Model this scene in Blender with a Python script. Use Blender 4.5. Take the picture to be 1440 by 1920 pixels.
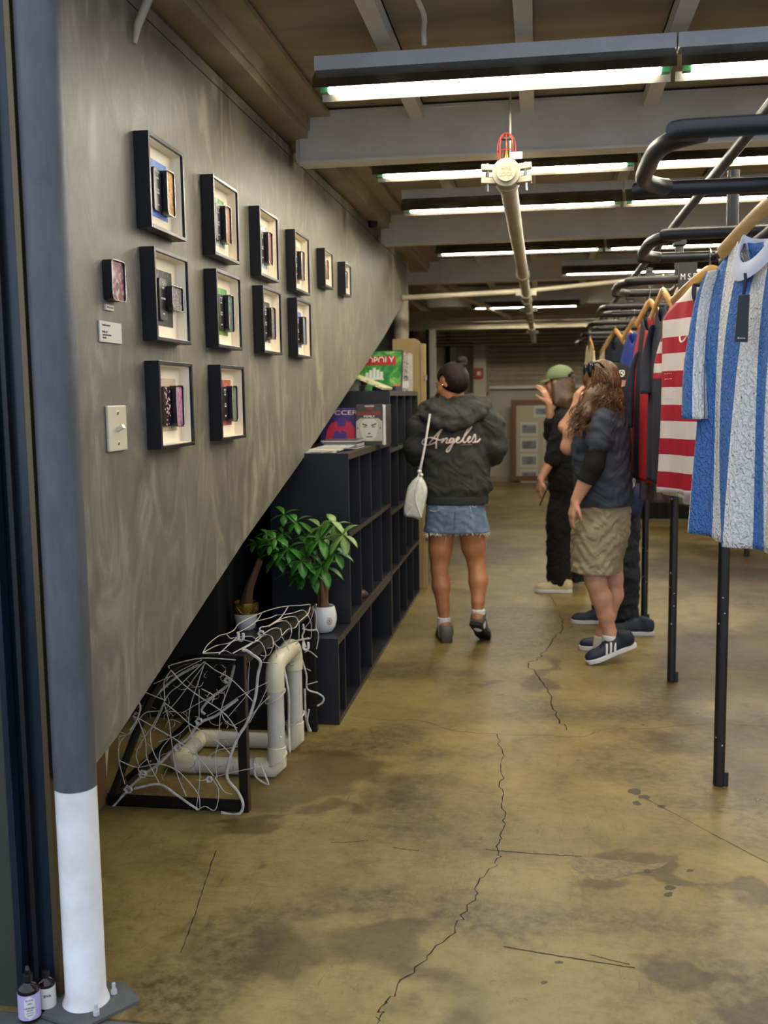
import bpy, math, random
import numpy as np
from mathutils import Vector, Matrix
from mathutils.bvhtree import BVHTree
random.seed(7); np.random.seed(7)
S = bpy.context.scene
COL = S.collection
for o in list(bpy.data.objects): bpy.data.objects.remove(o)

# ---------------------------------------------------------------- camera
FPX = 1900.0; CX, CY = 720.0, 960.0; CAMH = 1.5
_Yw = np.array([292, -220, FPX]); _Yw = _Yw/np.linalg.norm(_Yw)
_D = np.array([.0138, 1, (220-.0138*292)/FPX]); _D = _D/np.linalg.norm(_D)
_Xw = np.cross(_D, _Yw); _Xw = _Xw/np.linalg.norm(_Xw)
CM = np.stack([_Xw, _Yw, -_D])                 # camera (x right, y down, z forward) -> world
cam_d = bpy.data.cameras.new('camera'); cam = bpy.data.objects.new('camera', cam_d); COL.objects.link(cam)
S.camera = cam
cam_d.sensor_fit = 'HORIZONTAL'; cam_d.sensor_width = 36.0; cam_d.lens = 36.0*FPX/1440.0
R3 = Matrix([list(CM[:, 0]), list(-CM[:, 1]), list(-CM[:, 2])]).transposed()
cam.matrix_world = Matrix.Translation((0, 0, CAMH)) @ R3.to_4x4()
cam_d.clip_start = .05; cam_d.clip_end = 100
cam_d.dof.use_dof = True; cam_d.dof.focus_distance = 3.3; cam_d.dof.aperture_fstop = 5.0

def ray(x, y): return CM @ np.array([x-CX, y-CY, FPX])
_O = np.array([0, 0, CAMH])
def FL(x, y, z=0.0):
    d = ray(x, y); return Vector(_O+(z-CAMH)/d[2]*d)
def P(x, y, Y):
    d = ray(x, y); return Vector(_O+Y/d[1]*d)
def PXX(x, y, X):
    d = ray(x, y); return Vector(_O+X/d[0]*d)

# ---------------------------------------------------------------- world + exposure
S.view_settings.view_transform = 'Standard'; S.view_settings.look = 'None'
S.view_settings.gamma = 1.0; S.view_settings.exposure = 0.38
S.view_settings.use_curve_mapping = False
W = bpy.data.worlds.new('World'); S.world = W; W.use_nodes = True
bg = W.node_tree.nodes['Background']
bg.inputs[0].default_value = (.68, .79, 1.0, 1); bg.inputs[1].default_value = 1.35
TUBE_STRENGTH = 70.0

# ---------------------------------------------------------------- materials
MATS = {}
def lin(h):
    if isinstance(h, str):
        h = h.lstrip('#'); c = [int(h[i:i+2], 16)/255 for i in (0, 2, 4)]
        return tuple(((v+.055)/1.055)**2.4 if v > .04045 else v/12.92 for v in c)
    return tuple(h)
class NT:
    def __init__(s, name):
        s.m = bpy.data.materials.new(name); s.m.use_nodes = True
        s.t = s.m.node_tree; s.b = s.t.nodes['Principled BSDF']; s.L = s.t.links
    def n(s, kind, **kw):
        nd = s.t.nodes.new('ShaderNode'+kind)
        for k, v in kw.items():
            if k in nd.inputs: nd.inputs[k].default_value = v
            else: setattr(nd, k, v)
        return nd
    def coord(s, which='Object', scale=(1, 1, 1), rot=(0, 0, 0)):
        tc = s.n('TexCoord'); mp = s.n('Mapping'); mp.inputs['Scale'].default_value = scale; mp.inputs['Rotation'].default_value = rot
        s.L.new(tc.outputs[which], mp.inputs[0]); return mp.outputs[0]
    def noise(s, v, sc, det=4, rough=.6, dist=0):
        nd = s.n('TexNoise'); nd.inputs['Scale'].default_value = sc; nd.inputs['Detail'].default_value = det
        nd.inputs['Roughness'].default_value = rough; nd.inputs['Distortion'].default_value = dist
        s.L.new(v, nd.inputs['Vector']); return nd.outputs['Fac']
    def ramp(s, f, stops, interp='LINEAR'):
        r = s.n('ValToRGB'); r.color_ramp.interpolation = interp
        e = r.color_ramp.elements
        while len(e) < len(stops): e.new(.5)
        for i, (p, c) in enumerate(stops):
            e[i].position = p
            if not isinstance(c, (tuple, list, str)): c = (c, c, c)
            e[i].color = (*lin(c), 1)
        s.L.new(f, r.inputs[0]); return r.outputs[0]
    def mix(s, f, a, b, mode='MIX'):
        m = s.n('Mix', data_type='RGBA', blend_type=mode)
        for sock, v in ((m.inputs[0], f), (m.inputs[6], a), (m.inputs[7], b)):
            if isinstance(v, (int, float)): sock.default_value = v if sock.type == 'VALUE' else (v, v, v, 1)
            elif isinstance(v, (tuple, list, str)): sock.default_value = (*lin(v), 1)
            else: s.L.new(v, sock)
        return m.outputs[2]
    def math(s, op, a, b=0.0):
        m = s.n('Math', operation=op)
        for i, v in enumerate((a, b)):
            if isinstance(v, (int, float)): m.inputs[i].default_value = v
            else: s.L.new(v, m.inputs[i])
        return m.outputs[0]
    def bump(s, f, st=.3, d=.01):
        b = s.n('Bump'); b.inputs['Strength'].default_value = st; b.inputs['Distance'].default_value = d
        s.L.new(f, b.inputs['Height']); s.L.new(b.outputs[0], s.b.inputs['Normal'])
    def col(s, c): s.L.new(c, s.b.inputs['Base Color'])
    def rough(s, f): s.L.new(f, s.b.inputs['Roughness'])
def M(name, c, rough=.5, metal=0., c2=None, sc=12, bump=0., bsc=60, em=0., coat=0., trans=0., stretch=(1, 1, 1)):
    if name in MATS: return MATS[name]
    t = NT(name); b = t.b
    b.inputs['Base Color'].default_value = (*lin(c), 1); b.inputs['Roughness'].default_value = rough
    b.inputs['Metallic'].default_value = metal
    if coat: b.inputs['Coat Weight'].default_value = coat
    if trans: b.inputs['Transmission Weight'].default_value = trans
    v = None
    if c2 is not None:
        v = t.coord('Object', stretch); f = t.noise(v, sc, 5, .6)
        t.col(t.ramp(f, [(.35, c), (.68, c2)]))
    if bump:
        v = t.coord('Object', stretch); t.bump(t.noise(v, bsc, 4, .6), bump, .004)
    if em:
        b.inputs['Emission Color'].default_value = (*lin(c), 1); b.inputs['Emission Strength'].default_value = em
    MATS[name] = t.m; return t.m

# floor: stained, scuffed, sealed ochre concrete
t = NT('stained_concrete'); v = t.coord()
big = t.noise(v, .85, 5, .55, .6)
big2 = t.noise(v, 3.1, 7, .62, .8); bm_ = t.math('ADD', t.math('MULTIPLY', big, .72), t.math('MULTIPLY', big2, .28))
c1 = t.ramp(bm_, [(.40, (.075, .047, .014)), (.45, (.13, .085, .025)), (.49, (.215, .152, .042)), (.62, (.41, .31, .10))])
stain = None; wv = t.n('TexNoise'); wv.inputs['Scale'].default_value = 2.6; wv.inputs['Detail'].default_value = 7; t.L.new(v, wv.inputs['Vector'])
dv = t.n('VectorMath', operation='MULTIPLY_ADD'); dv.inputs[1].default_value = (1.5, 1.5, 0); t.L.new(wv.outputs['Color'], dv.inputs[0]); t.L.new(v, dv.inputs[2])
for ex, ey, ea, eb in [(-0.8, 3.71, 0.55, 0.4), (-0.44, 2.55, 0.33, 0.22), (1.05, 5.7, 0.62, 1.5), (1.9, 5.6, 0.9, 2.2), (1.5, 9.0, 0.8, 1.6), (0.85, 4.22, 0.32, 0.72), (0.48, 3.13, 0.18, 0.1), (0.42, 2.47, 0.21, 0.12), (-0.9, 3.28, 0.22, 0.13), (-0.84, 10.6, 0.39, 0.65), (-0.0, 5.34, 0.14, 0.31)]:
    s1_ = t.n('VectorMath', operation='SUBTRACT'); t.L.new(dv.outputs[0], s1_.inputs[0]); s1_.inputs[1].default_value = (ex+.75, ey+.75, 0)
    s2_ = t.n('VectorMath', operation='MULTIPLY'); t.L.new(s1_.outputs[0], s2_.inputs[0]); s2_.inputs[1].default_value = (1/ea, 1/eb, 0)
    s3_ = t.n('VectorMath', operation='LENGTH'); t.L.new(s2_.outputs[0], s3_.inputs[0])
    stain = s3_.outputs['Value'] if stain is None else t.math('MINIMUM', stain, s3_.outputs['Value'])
fine = t.noise(v, 26, 8, .72)
c2 = t.mix(t.ramp(fine, [(.38, 0.), (.62, 1.)]), c1, t.mix(.55, c1, (.36, .275, .11)))
vs = t.coord('Object', (22, 4, 1), (0, 0, .9)); st = t.noise(vs, 2.0, 9, .8, 1.1); msk = t.ramp(t.noise(v, 2.3, 4, .6), [(.44, 0.), (.58, 1.)])
c3 = t.mix(t.math('MULTIPLY', t.ramp(st, [(.54, 0.), (.66, .6)]), msk), c2, (.06, .038, .016))
vs2 = t.coord('Object', (3, 34, 1), (0, 0, .35)); st2 = t.noise(vs2, 1.6, 9, .8, 1.4)
c3 = t.mix(t.ramp(st2, [(.55, 0.), (.68, .45)]), c3, (.075, .05, .02))
c3 = t.mix(t.ramp(t.noise(v, 17, 9, .8), [(.50, 0.), (.62, .35)]), c3, (.10, .066, .024))
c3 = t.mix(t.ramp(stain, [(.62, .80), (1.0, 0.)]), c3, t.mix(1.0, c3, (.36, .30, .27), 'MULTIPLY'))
c3 = t.mix(1.0, c3, (.86, .84, .80), 'MULTIPLY')
sp = t.noise(v, 9, 9, .8); c4 = t.mix(t.ramp(sp, [(.64, 0.), (.70, .75)]), c3, (.055, .036, .018))
sp2 = t.noise(v, 60, 3, .6); c5 = t.mix(t.ramp(sp2, [(.70, 0.), (.75, .6)]), c4, (.04, .03, .02))
t.col(c5)
t.rough(t.ramp(t.noise(v, 3.5, 6, .7), [(.3, .26), (.7, .44)]))
t.b.inputs['Specular IOR Level'].default_value = .36; t.b.inputs['Coat Weight'].default_value = .15; t.b.inputs['Coat Roughness'].default_value = .22
t.bump(t.noise(v, 26, 10, .8), .32, .01)
MATS['floor'] = t.m
# trowelled plaster wall
t = NT('trowelled_plaster'); v = t.coord('Object', (1, 1, 1)); v2 = t.coord('Object', (1, 1.7, .75), (.6, 0, 0))
a = t.noise(v2, 3.0, 7, .62, 2.2); b_ = t.noise(v, 1.3, 3, .5)
c = t.ramp(a, [(.36, (.120, .107, .079)), (.47, (.150, .133, .098)), (.54, (.182, .162, .118)), (.60, (.235, .21, .152)), (.66, (.28, .25, .18))])
c = t.mix(t.ramp(b_, [(.35, 0.), (.7, .5)]), c, (.135, .122, .092))
t.col(c); t.rough(t.ramp(a, [(.3, .42), (.7, .6)])); t.bump(t.noise(v2, 5, 8, .6, 1.), .22, .02)
MATS['plaster'] = t.m
M('column_white', '#ecebe7', .35, c2='#d6d3cb', sc=9, bump=.15, bsc=30)
t = NT('column_grey'); v = t.coord('Object', (1, 1, .35)); a = t.noise(v, 14, 6, .7)
t.col(t.ramp(a, [(.3, (.052, .055, .062)), (.7, (.095, .098, .106))])); t.b.inputs['Roughness'].default_value = .5; t.bump(a, .2, .01); MATS['column_grey'] = t.m
M('ceil', '#a39780', .75, c2='#8d8068', sc=3, bump=.2, bsc=8, stretch=(.3, 2, 1))
M('beam', '#dcd8cd', .5, c2='#cbc6ba', sc=3, bump=.08, bsc=40)
M('trim_brown', '#a3967a', .5, c2='#8f8266', sc=5)
M('fixture', '#d0d2d2', .4, c2='#bfc0c1', sc=5)
M('reflector', '#6a655b', .28, 1.0, c2='#8f897b', sc=9, bump=.2, bsc=18)
M('tube', '#fff6e2', .4, em=TUBE_STRENGTH)
M('socket', '#1c6b45', .4)
M('pipe', '#b5ab93', .38, c2='#9b9079', sc=6)
M('red', '#a32a20', .4); M('brass', '#8b6b35', .35, 1.)
M('blk', '#0b0b0d', .45); M('blk_gloss', '#08080a', .22)
t = NT('cabinet_board'); v = t.coord('Object', (1, 1, 1)); t.col(t.ramp(t.noise(v, 3, 4, .6), [(.35, (.0078, .0088, .0125)), (.7, (.0115, .0125, .0165))])); t.b.inputs['Roughness'].default_value = .42; MATS['cab'] = t.m
M('cab_edge', '#3a332a', .45, c2='#463c30', sc=12)
M('dark_room', '#0c0b0a', .8)
M('frame', '#13131a', .32, bump=.05, bsc=80)
M('matboard', '#f6e9cf', .7); M('tinblk', '#17151a', .3); M('tinrim', '#b9b5ae', .25, 1.)
M('ink', '#f0eee8', .6); M('inkdark', '#2b2a2a', .6); M('cardwhite', '#cfcabb', .6)
M('ivory', '#cfc6aa', .35); M('pvc', '#c3bfb2', .25, c2='#b5b09f', sc=7); M('pvc_joint', '#d2c9ac', .3)
M('rope', '#cdc8bd', .8, c2='#aba495', sc=40); M('steelblk', '#0a0a0b', .32, c2='#101012', sc=30)
M('rack', '#141311', .42, c2='#1c1a17', sc=14, bump=.12, bsc=60)
M('chip', '#b9bab8', .5)
M('wood', '#c59a5c', .4, c2='#b3854a', sc=9, stretch=(1, 1, 8))
M('plywood', '#b59a66', .5, c2='#a3885a', sc=3, stretch=(3, 3, .4))
M('chrome', '#c9c9c9', .2, 1.)
M('skin', '#cd9a7c', .5, c2='#c08a6c', sc=12); M('skin_tan', '#bd8158', .42, c2='#ab6d47', sc=9)
M('hair_dark', '#140c08', .62, c2='#24160e', sc=40, bump=.3, bsc=120); M('hair_curl', '#44301f', .42, c2='#68492c', sc=26, bump=.4, bsc=80)
M('hoodie', '#2a2b27', .85, c2='#31322c', sc=5, bump=.25, bsc=300)
M('letter', '#d8c4b8', .6)
t = NT('denim'); v = t.coord(); t.col(t.ramp(t.noise(v, 11, 6, .7), [(.3, '#4d6076'), (.7, '#7d92a8')])); t.b.inputs['Roughness'].default_value = .85; t.bump(t.noise(v, 300, 2), .3, .002); MATS['denim'] = t.m
M('fray', '#d8d8d2', .9); M('sock', '#dddad4', .85, bump=.3, bsc=200)
M('shoe_grey', '#55534a', .7, c2='#66645a', sc=20); M('sole_brown', '#3e3026', .6); M('sole_dark', '#191613', .7)
M('navy_tee', '#2f3542', .85, c2='#373e4c', sc=5, bump=.25, bsc=250)
M('khaki', '#96886b', .85, c2='#a39476', sc=7, bump=.35, bsc=60)
M('black_cloth', '#0a0a0a', .9, bump=.2, bsc=200); M('navy_trouser', '#12141c', .85, bump=.2, bsc=200)
M('shoe_navy', '#131a31', .6); M('shoe_white', '#d9d7d2', .5); M('gum', '#9a6536', .6)
M('cream_shoe', '#c8b98c', .6); M('cap_green', '#6f7c58', .8, bump=.2, bsc=200); M('cap_black', '#0e0e10', .8)
M('cream_cloth', '#c9bd9f', .85); M('blue_bag', '#111d46', .6); M('glass_dark', '#060606', .12)
M('canvas_shoe', '#1f2733', .8)
M('bagwhite', '#d4d2c6', .45, c2='#c2c0b4', sc=30, bump=.9, bsc=55)
M('jamb', '#10202a', .28, c2='#0d1a23', sc=4); M('gold_strip', '#64563e', .35, .6)
M('panel_olive', '#3d4136', .3, c2='#343a30', sc=3)
M('leaf', '#2f6a22', .38, c2='#4b8a31', sc=30); M('leaf_pale', '#7d9c55', .42, c2='#5f8542', sc=30)
M('bark', '#5b3d26', .8, c2='#7a5636', sc=20, bump=.6, bsc=40, stretch=(1, 1, .4)); M('stem', '#5e7a42', .5); M('soil', '#1a120c', .9)
M('ceramic', '#dcdad6', .18); M('paver_grey', '#5b5b58', .8, c2='#4b4b48', sc=9, bump=.4, bsc=40)
M('backwall', '#b5ad9d', .7, c2='#a8a090', sc=2); M('roller', '#a89e88', .5, c2='#958b74', sc=4)
M('amber', '#1b0c04', .08); M('lavender', '#b9a8cf', .5); M('paper', '#d8d5cc', .6)
M('graffiti', '#2f9d75', .6)

MATS['hair_dark'].node_tree.nodes['Principled BSDF'].inputs['Specular IOR Level'].default_value = .2
# ---------------------------------------------------------------- mesh helpers
def frames_along(pts, closed=False):
    n = len(pts); T = []
    for i in range(n):
        a = pts[(i-1) % n] if (closed or i > 0) else pts[0]; b = pts[(i+1) % n] if (closed or i < n-1) else pts[-1]
        d = (b-a); T.append(d.normalized() if d.length > 1e-9 else Vector((0, 0, 1)))
    up = Vector((0, 0, 1)) if abs(T[0].z) < .9 else Vector((1, 0, 0))
    N = []
    u = (up-T[0]*up.dot(T[0])).normalized()
    for i in range(n):
        u = u-T[i]*u.dot(T[i])
        u = u.normalized() if u.length > 1e-6 else Vector((1, 0, 0))
        N.append((u.copy(), T[i].cross(u)))
    return N
def catmull(pts, k=5, closed=False):
    pts = [Vector(p) for p in pts]; n = len(pts); out = []
    if n < 3: return pts
    rng = n if closed else n-1
    for i in range(rng):
        p0 = pts[(i-1) % n] if (closed or i > 0) else pts[0]*2-pts[1]
        p1 = pts[i]; p2 = pts[(i+1) % n]
        p3 = pts[(i+2) % n] if (closed or i < n-2) else pts[-1]*2-pts[-2]
        for j in range(k):
            s = j/k
            out.append(.5*((2*p1)+(-p0+p2)*s+(2*p0-5*p1+4*p2-p3)*s*s+(-p0+3*p1-3*p2+p3)*s**3))
    if not closed: out.append(pts[-1])
    return out
class MB:
    def __init__(s): s.v = []; s.f = []; s.uv = None
    def add(s, vs, fs):
        k = len(s.v); s.v += [Vector(p) for p in vs]; s.f += [tuple(i+k for i in f) for f in fs]; return s
    def box(s, x0, x1, y0, y1, z0, z1):
        vs = [(x, y, z) for x in (x0, x1) for y in (y0, y1) for z in (z0, z1)]
        return s.add(vs, [(0, 1, 3, 2), (4, 6, 7, 5), (0, 4, 5, 1), (2, 3, 7, 6), (0, 2, 6, 4), (1, 5, 7, 3)])
    def obox(s, c, ax, half):
        c = Vector(c); ax = [Vector(a).normalized() for a in ax]
        vs = [c+ax[0]*half[0]*i+ax[1]*half[1]*j+ax[2]*half[2]*k for i in (-1, 1) for j in (-1, 1) for k in (-1, 1)]
        return s.add(vs, [(0, 1, 3, 2), (4, 6, 7, 5), (0, 4, 5, 1), (2, 3, 7, 6), (0, 2, 6, 4), (1, 5, 7, 3)])
    def tube(s, pts, r, n=10, closed=False, ry=None):
        pts = [Vector(p) for p in pts]; N = frames_along(pts, closed); m = len(pts); k = len(s.v)
        for i, p in enumerate(pts):
            rr = r[i] if isinstance(r, (list, tuple)) else r
            r2 = rr if ry is None else (ry[i] if isinstance(ry, (list, tuple)) else ry)
            for j in range(n):
                a = 2*math.pi*j/n; s.v.append(p+N[i][0]*math.cos(a)*rr+N[i][1]*math.sin(a)*r2)
        for i in range(m if closed else m-1):
            for j in range(n):
                a = k+i*n+j; b = k+i*n+(j+1) % n; c = k+((i+1) % m)*n+(j+1) % n; d = k+((i+1) % m)*n+j
                s.f.append((a, b, c, d))
        if not closed:
            s.f.append(tuple(k+j for j in range(n))[::-1]); s.f.append(tuple(k+(m-1)*n+j for j in range(n)))
        return s
    def lathe(s, c, prof, n=32, axis=None):
        c = Vector(c); k = len(s.v); m = len(prof)
        A = (Vector((1, 0, 0)), Vector((0, 1, 0)), Vector((0, 0, 1)))
        if axis is not None:
            z = Vector(axis).normalized(); x = z.orthogonal().normalized(); A = (x, z.cross(x), z)
        for (r, z) in prof:
            for j in range(n):
                a = 2*math.pi*j/n; s.v.append(c+A[0]*r*math.cos(a)+A[1]*r*math.sin(a)+A[2]*z)
        for i in range(m-1):
            for j in range(n):
                s.f.append((k+i*n+j, k+i*n+(j+1) % n, k+(i+1)*n+(j+1) % n, k+(i+1)*n+j))
        if prof[0][0] > 1e-4: s.f.append(tuple(k+j for j in range(n))[::-1])
        if prof[-1][0] > 1e-4: s.f.append(tuple(k+(m-1)*n+j for j in range(n)))
        return s
    def prism(s, poly, d):            # planar polygon (3d points) extruded along d
        poly = [Vector(p) for p in poly]; d = Vector(d); n = len(poly)
        return s.add(poly+[p+d for p in poly], [tuple(range(n))[::-1], tuple(range(n, 2*n))]+[(i, (i+1) % n, n+(i+1) % n, n+i) for i in range(n)])
    def sphere(s, c, r, n=12, m=8):
        r = (r, r, r) if isinstance(r, (int, float)) else r; c = Vector(c); k = len(s.v)
        for i in range(m+1):
            th = math.pi*i/m
            for j in range(n):
                a = 2*math.pi*j/n; s.v.append(c+Vector((r[0]*math.sin(th)*math.cos(a), r[1]*math.sin(th)*math.sin(a), r[2]*math.cos(th))))
        for i in range(m):
            for j in range(n): s.f.append((k+i*n+j, k+(i+1)*n+j, k+(i+1)*n+(j+1) % n, k+i*n+(j+1) % n))
        return s
    def grid(s, fn, nu, nv, close_u=False):
        k = len(s.v)
        for j in range(nv+1):
            for i in range(nu+1): s.v.append(Vector(fn(i/nu, j/nv)))
        for j in range(nv):
            for i in range(nu):
                a = k+j*(nu+1)+i; s.f.append((a, a+1, a+nu+2, a+nu+1))
        return s
ORG = {}
def finish_mesh(me, mats, smooth, org):
    me.transform(Matrix.Translation(-Vector(org)))
    for m in (mats if isinstance(mats, (list, tuple)) else [mats]): me.materials.append(MATS[m] if isinstance(m, str) else m)
    me.update(); me.validate()
    if smooth:
        me.shade_smooth()
        if smooth is not True: me.set_sharp_from_angle(angle=math.radians(smooth))
def obj(name, mb, mat, parent=None, smooth=40, bev=0, org=None):
    me = bpy.data.meshes.new(name); me.from_pydata([tuple(v) for v in mb.v], [], mb.f)
    o = bpy.data.objects.new(name, me); COL.objects.link(o)
    if parent is not None: org = ORG[parent.name]
    elif org is None:
        z0 = min(v.z for v in mb.v); cx = (min(v.x for v in mb.v)+max(v.x for v in mb.v))/2; cy = (min(v.y for v in mb.v)+max(v.y for v in mb.v))/2
        org = Vector((cx, cy, z0))
    org = Vector(org); ORG[o.name] = org
    import bmesh
    finish_mesh(me, mat, smooth, org)
    bm = bmesh.new(); bm.from_mesh(me); bmesh.ops.recalc_face_normals(bm, faces=bm.faces); bm.to_mesh(me); bm.free()
    if parent is not None: o.parent = parent
    else: o.location = org
    if bev:
        b = o.modifiers.new('bevel', 'BEVEL'); b.width = bev; b.segments = 2; b.limit_method = 'ANGLE'; b.angle_limit = math.radians(40)
    return o
def tag(o, label=None, cat=None, group=None, kind=None):
    if label: o['label'] = label
    if cat: o['category'] = cat
    if group: o['group'] = group
    if kind: o['kind'] = kind
    return o
def thing(name, label, cat, loc=(0, 0, 0), group=None):
    o = bpy.data.objects.new(name, None); COL.objects.link(o); o.location = loc; o.empty_display_size = .05
    ORG[o.name] = Vector(loc); return tag(o, label, cat, group)
def struct(name, mb, mat, parent=None, smooth=40, **k):
    o = obj(name, mb, mat, parent, smooth, **k)
    if parent is None: o['kind'] = 'structure'
    return o
def text(name, body, mat, parent, M4, size=.02, width=None, ext=.0006, align='CENTER', shear=0):
    cu = bpy.data.curves.new(name, 'FONT'); cu.body = body; cu.size = size; cu.extrude = ext
    cu.align_x = align; cu.align_y = 'CENTER'; cu.shear = shear; cu.resolution_u = 3
    tmp = bpy.data.objects.new('tmp', cu); COL.objects.link(tmp)
    dg = bpy.context.evaluated_depsgraph_get(); me = bpy.data.meshes.new_from_object(tmp.evaluated_get(dg))
    bpy.data.objects.remove(tmp); bpy.data.curves.remove(cu)
    if width:
        xs = [v.co.x for v in me.vertices]; w = max(xs)-min(xs)
        me.transform(Matrix.Diagonal((width/w, 1, 1, 1)))
    me.transform(M4); me.name = name; me.materials.clear()
    o = bpy.data.objects.new(name, me); COL.objects.link(o)
    org = ORG[parent.name]; ORG[o.name] = org
    finish_mesh(me, mat, False, org); o.parent = parent
    return o
def basis(o, x, y):      # local x,y axes -> matrix
    x = Vector(x).normalized(); y = Vector(y); y = (y-x*y.dot(x)).normalized(); z = x.cross(y)
    m = Matrix((x, y, z)).transposed().to_4x4(); m.translation = Vector(o); return m
def copy_tree(o, parent=None):
    c = o.copy(); COL.objects.link(c); c.parent = parent
    if o.name in ORG: ORG[c.name] = ORG[o.name]
    for ch in list(o.children): copy_tree(ch, c)
    return c

# ================================================================= SETTING
XW = -1.12
CEZ = 2.78
struct('floor', MB().box(-3.2, 4.6, 2.19, 18.2, -.12, 0), 'floor', org=(0, 0, 0))
fl = bpy.data.objects['floor']
struct('trim_1', MB().box(-3.2, 4.6, 2.06, 2.19, -.12, -.004), 'paver_grey', smooth=False, bev=.004)
struct('ground', MB().box(-8, 8, -8, 2.06, -.16, -.03), 'paver_grey', smooth=False)
struct('ceiling', MB().box(-3.2, 4.6, 2.25, 18.2, CEZ, CEZ+.1), 'ceil', smooth=False)
# sloping partition wall beside the aisle
low = [(2.285, .56), (2.5, .60), (3.73, .955), (5.03, 1.283), (7.37, 1.93), (8.72, 2.35)]
poly = [(XW, y, z) for y, z in low]+[(XW, 8.72, 2.67), (XW, 5.0, 2.63), (XW, 2.285, 2.63)]
struct('wall_left', MB().prism(poly, (-.10, 0, 0)), 'plaster', smooth=False, bev=.003)
struct('wall_far_left', MB().box(-2.3, -2.2, 2.33, 18.1, 0, CEZ), 'dark_room', smooth=False)
struct('wall_inner', MB().box(-2.2, -1.475, 4.46, 4.50, 0, 2.0).box(-1.52, -1.475, 4.50, 8.6, 0, 2.2), 'dark_room', smooth=False)
struct('wall_front', MB().box(-3.2, -1.36, 2.24, 2.32, 0, CEZ), 'dark_room', smooth=False)
struct('wall_back', MB().box(-3.1, 4.5, 17.9, 18.1, 0, CEZ), 'backwall', smooth=False)
struct('wall_right', MB().box(4.4, 4.6, 2.2, 18.1, 0, CEZ), 'backwall', smooth=False)
# pale seam line on the partition
struct('trim_2', MB().box(XW, XW+.002, 2.4, 8.7, 2.585, 2.588), 'inkdark', smooth=False)
# brown ledge angle above partition
for k, (x0, x1, z0, z1) in enumerate([(-1.20, -1.03, 2.655, 2.69), (-1.035, -1.02, 2.69, 2.75), (-1.04, -.93, 2.745, 2.77)]):
    struct('trim_%d' % (k+3), MB().box(x0, x1, 2.4, 17, z0, z1), 'trim_brown', smooth=False, bev=.002)
# joists
for k, x in enumerate((-1.65, -.54, -.058, .46, .98, 1.5, 2.0, 2.6)):
    mb = MB().box(x-.03, x+.03, 2.3, 17.5, CEZ-.012, CEZ); mb.box(x-.03, x-.024, 2.3, 17.5, CEZ-.06, CEZ); mb.box(x+.024, x+.03, 2.3, 17.5, CEZ-.06, CEZ); mb.box(x-.03, x+.03, 2.3, 17.5, CEZ-.064, CEZ-.058)
    struct('ceiling_joist', mb, 'beam', smooth=False)
# main channel beams
for k, y in enumerate((4.6, 7.1, 9.6, 12.1, 14.6)):
    x0 = -1.07 if k < 2 else -1.3
    mb = MB().box(x0, 4.4, y, y+.012, 2.555, 2.765); mb.box(x0, 4.4, y-.012, y+.10, 2.545, 2.557); mb.box(x0-.08, 4.4, y-.012, y+.10, 2.757, 2.769)
    mb.box(x0-.02, x0+.004, y+.012, y+.10, 2.557, 2.757)
    struct('ceiling_beam', mb, 'beam', smooth=False)
# far lowered dark header with louvres
mb = MB()
for k in range(7): mb.obox((.9, 16.6+.02*k, 2.66-.055*k), ((1, 0, 0), (0, 1, .5), (0, -.5, 1)), (2.6, .03, .008))
struct('trim_6', mb, 'roller', smooth=False)
struct('trim_7', MB().box(-2.2, 4.4, 13.3, 13.4, 2.50, 2.60).box(-2.2, 4.4, 15.6, 15.75, 2.5, 2.76), 'trim_brown', smooth=False)
struct('ceiling_brace', MB().tube([(-.98, 9.7, 2.53), (-.55, 12.0, 2.5), (-.38, 13.4, 2.5)], .03, 6), 'pipe')
# roller shutter in the back wall
sh = thing('door_1', None, None, (.35, 17.85, 1.62)); sh['kind'] = 'structure'
mb = MB()
def slat(u, w):
    z = 1.64+w*1.14; return (-.86+u*2.6, 17.84-.05*abs(math.sin(w*math.pi*13)), z)
mb.grid(slat, 1, 120)
obj('shutter', mb, 'roller', sh, smooth=True)
obj('shutter_guide', MB().box(-.93, -.86, 17.80, 17.88, 1.55, 2.74), 'trim_brown', sh)
obj('bottom_rail', MB().box(-.86, 1.74, 17.80, 17.86, 1.61, 1.66), 'beam', sh)
struct('baseboard_back', MB().box(-3.1, 4.4, 17.87, 17.9, 0, .09), 'trim_brown', smooth=False)
t = NT('daylit_glass'); t.b.inputs['Base Color'].default_value = (.8, .85, .9, 1); t.b.inputs['Emission Color'].default_value = (.95, .97, 1, 1); t.b.inputs['Emission Strength'].default_value = 1.1; MATS['daylit'] = t.m
w2 = thing('window_2', None, None, (2.7, 17.86, 1.6)); w2['kind'] = 'structure'
obj('pane', MB().box(1.36, 4.0, 17.87, 17.89, 1.66, 2.62), 'daylit', w2, smooth=False)
mb = MB().box(1.30, 4.06, 17.82, 17.88, 2.62, 2.68).box(1.30, 4.06, 17.82, 17.88, 1.60, 1.66)
for x in (1.30, 1.78, 2.30, 2.90, 3.5, 4.0): mb.box(x, x+.06, 17.82, 17.88, 1.66, 2.62)
obj('window_frame', mb, 'trim_brown', w2, smooth=False)
# clutter panels high at the back left
mb = MB()
for (x0, x1, z0, z1) in [(-2.1, -1.9, 2.2, 2.72), (-1.78, -1.32, 2.5, 2.72), (-1.2, -.96, 2.46, 2.70), (-1.95, -1.45, 1.72, 2.38)]: mb.box(x0, x1, 17.80, 17.86, z0, z1)
struct('window_1', mb, 'cream_cloth', smooth=False)
struct('trim_8', MB().box(-2.2, -.95, 17.7, 17.76, 2.34, 2.42).box(-1.62, -1.54, 17.7, 17.76, 2.0, 2.75), 'dark_room', smooth=False)

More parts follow.
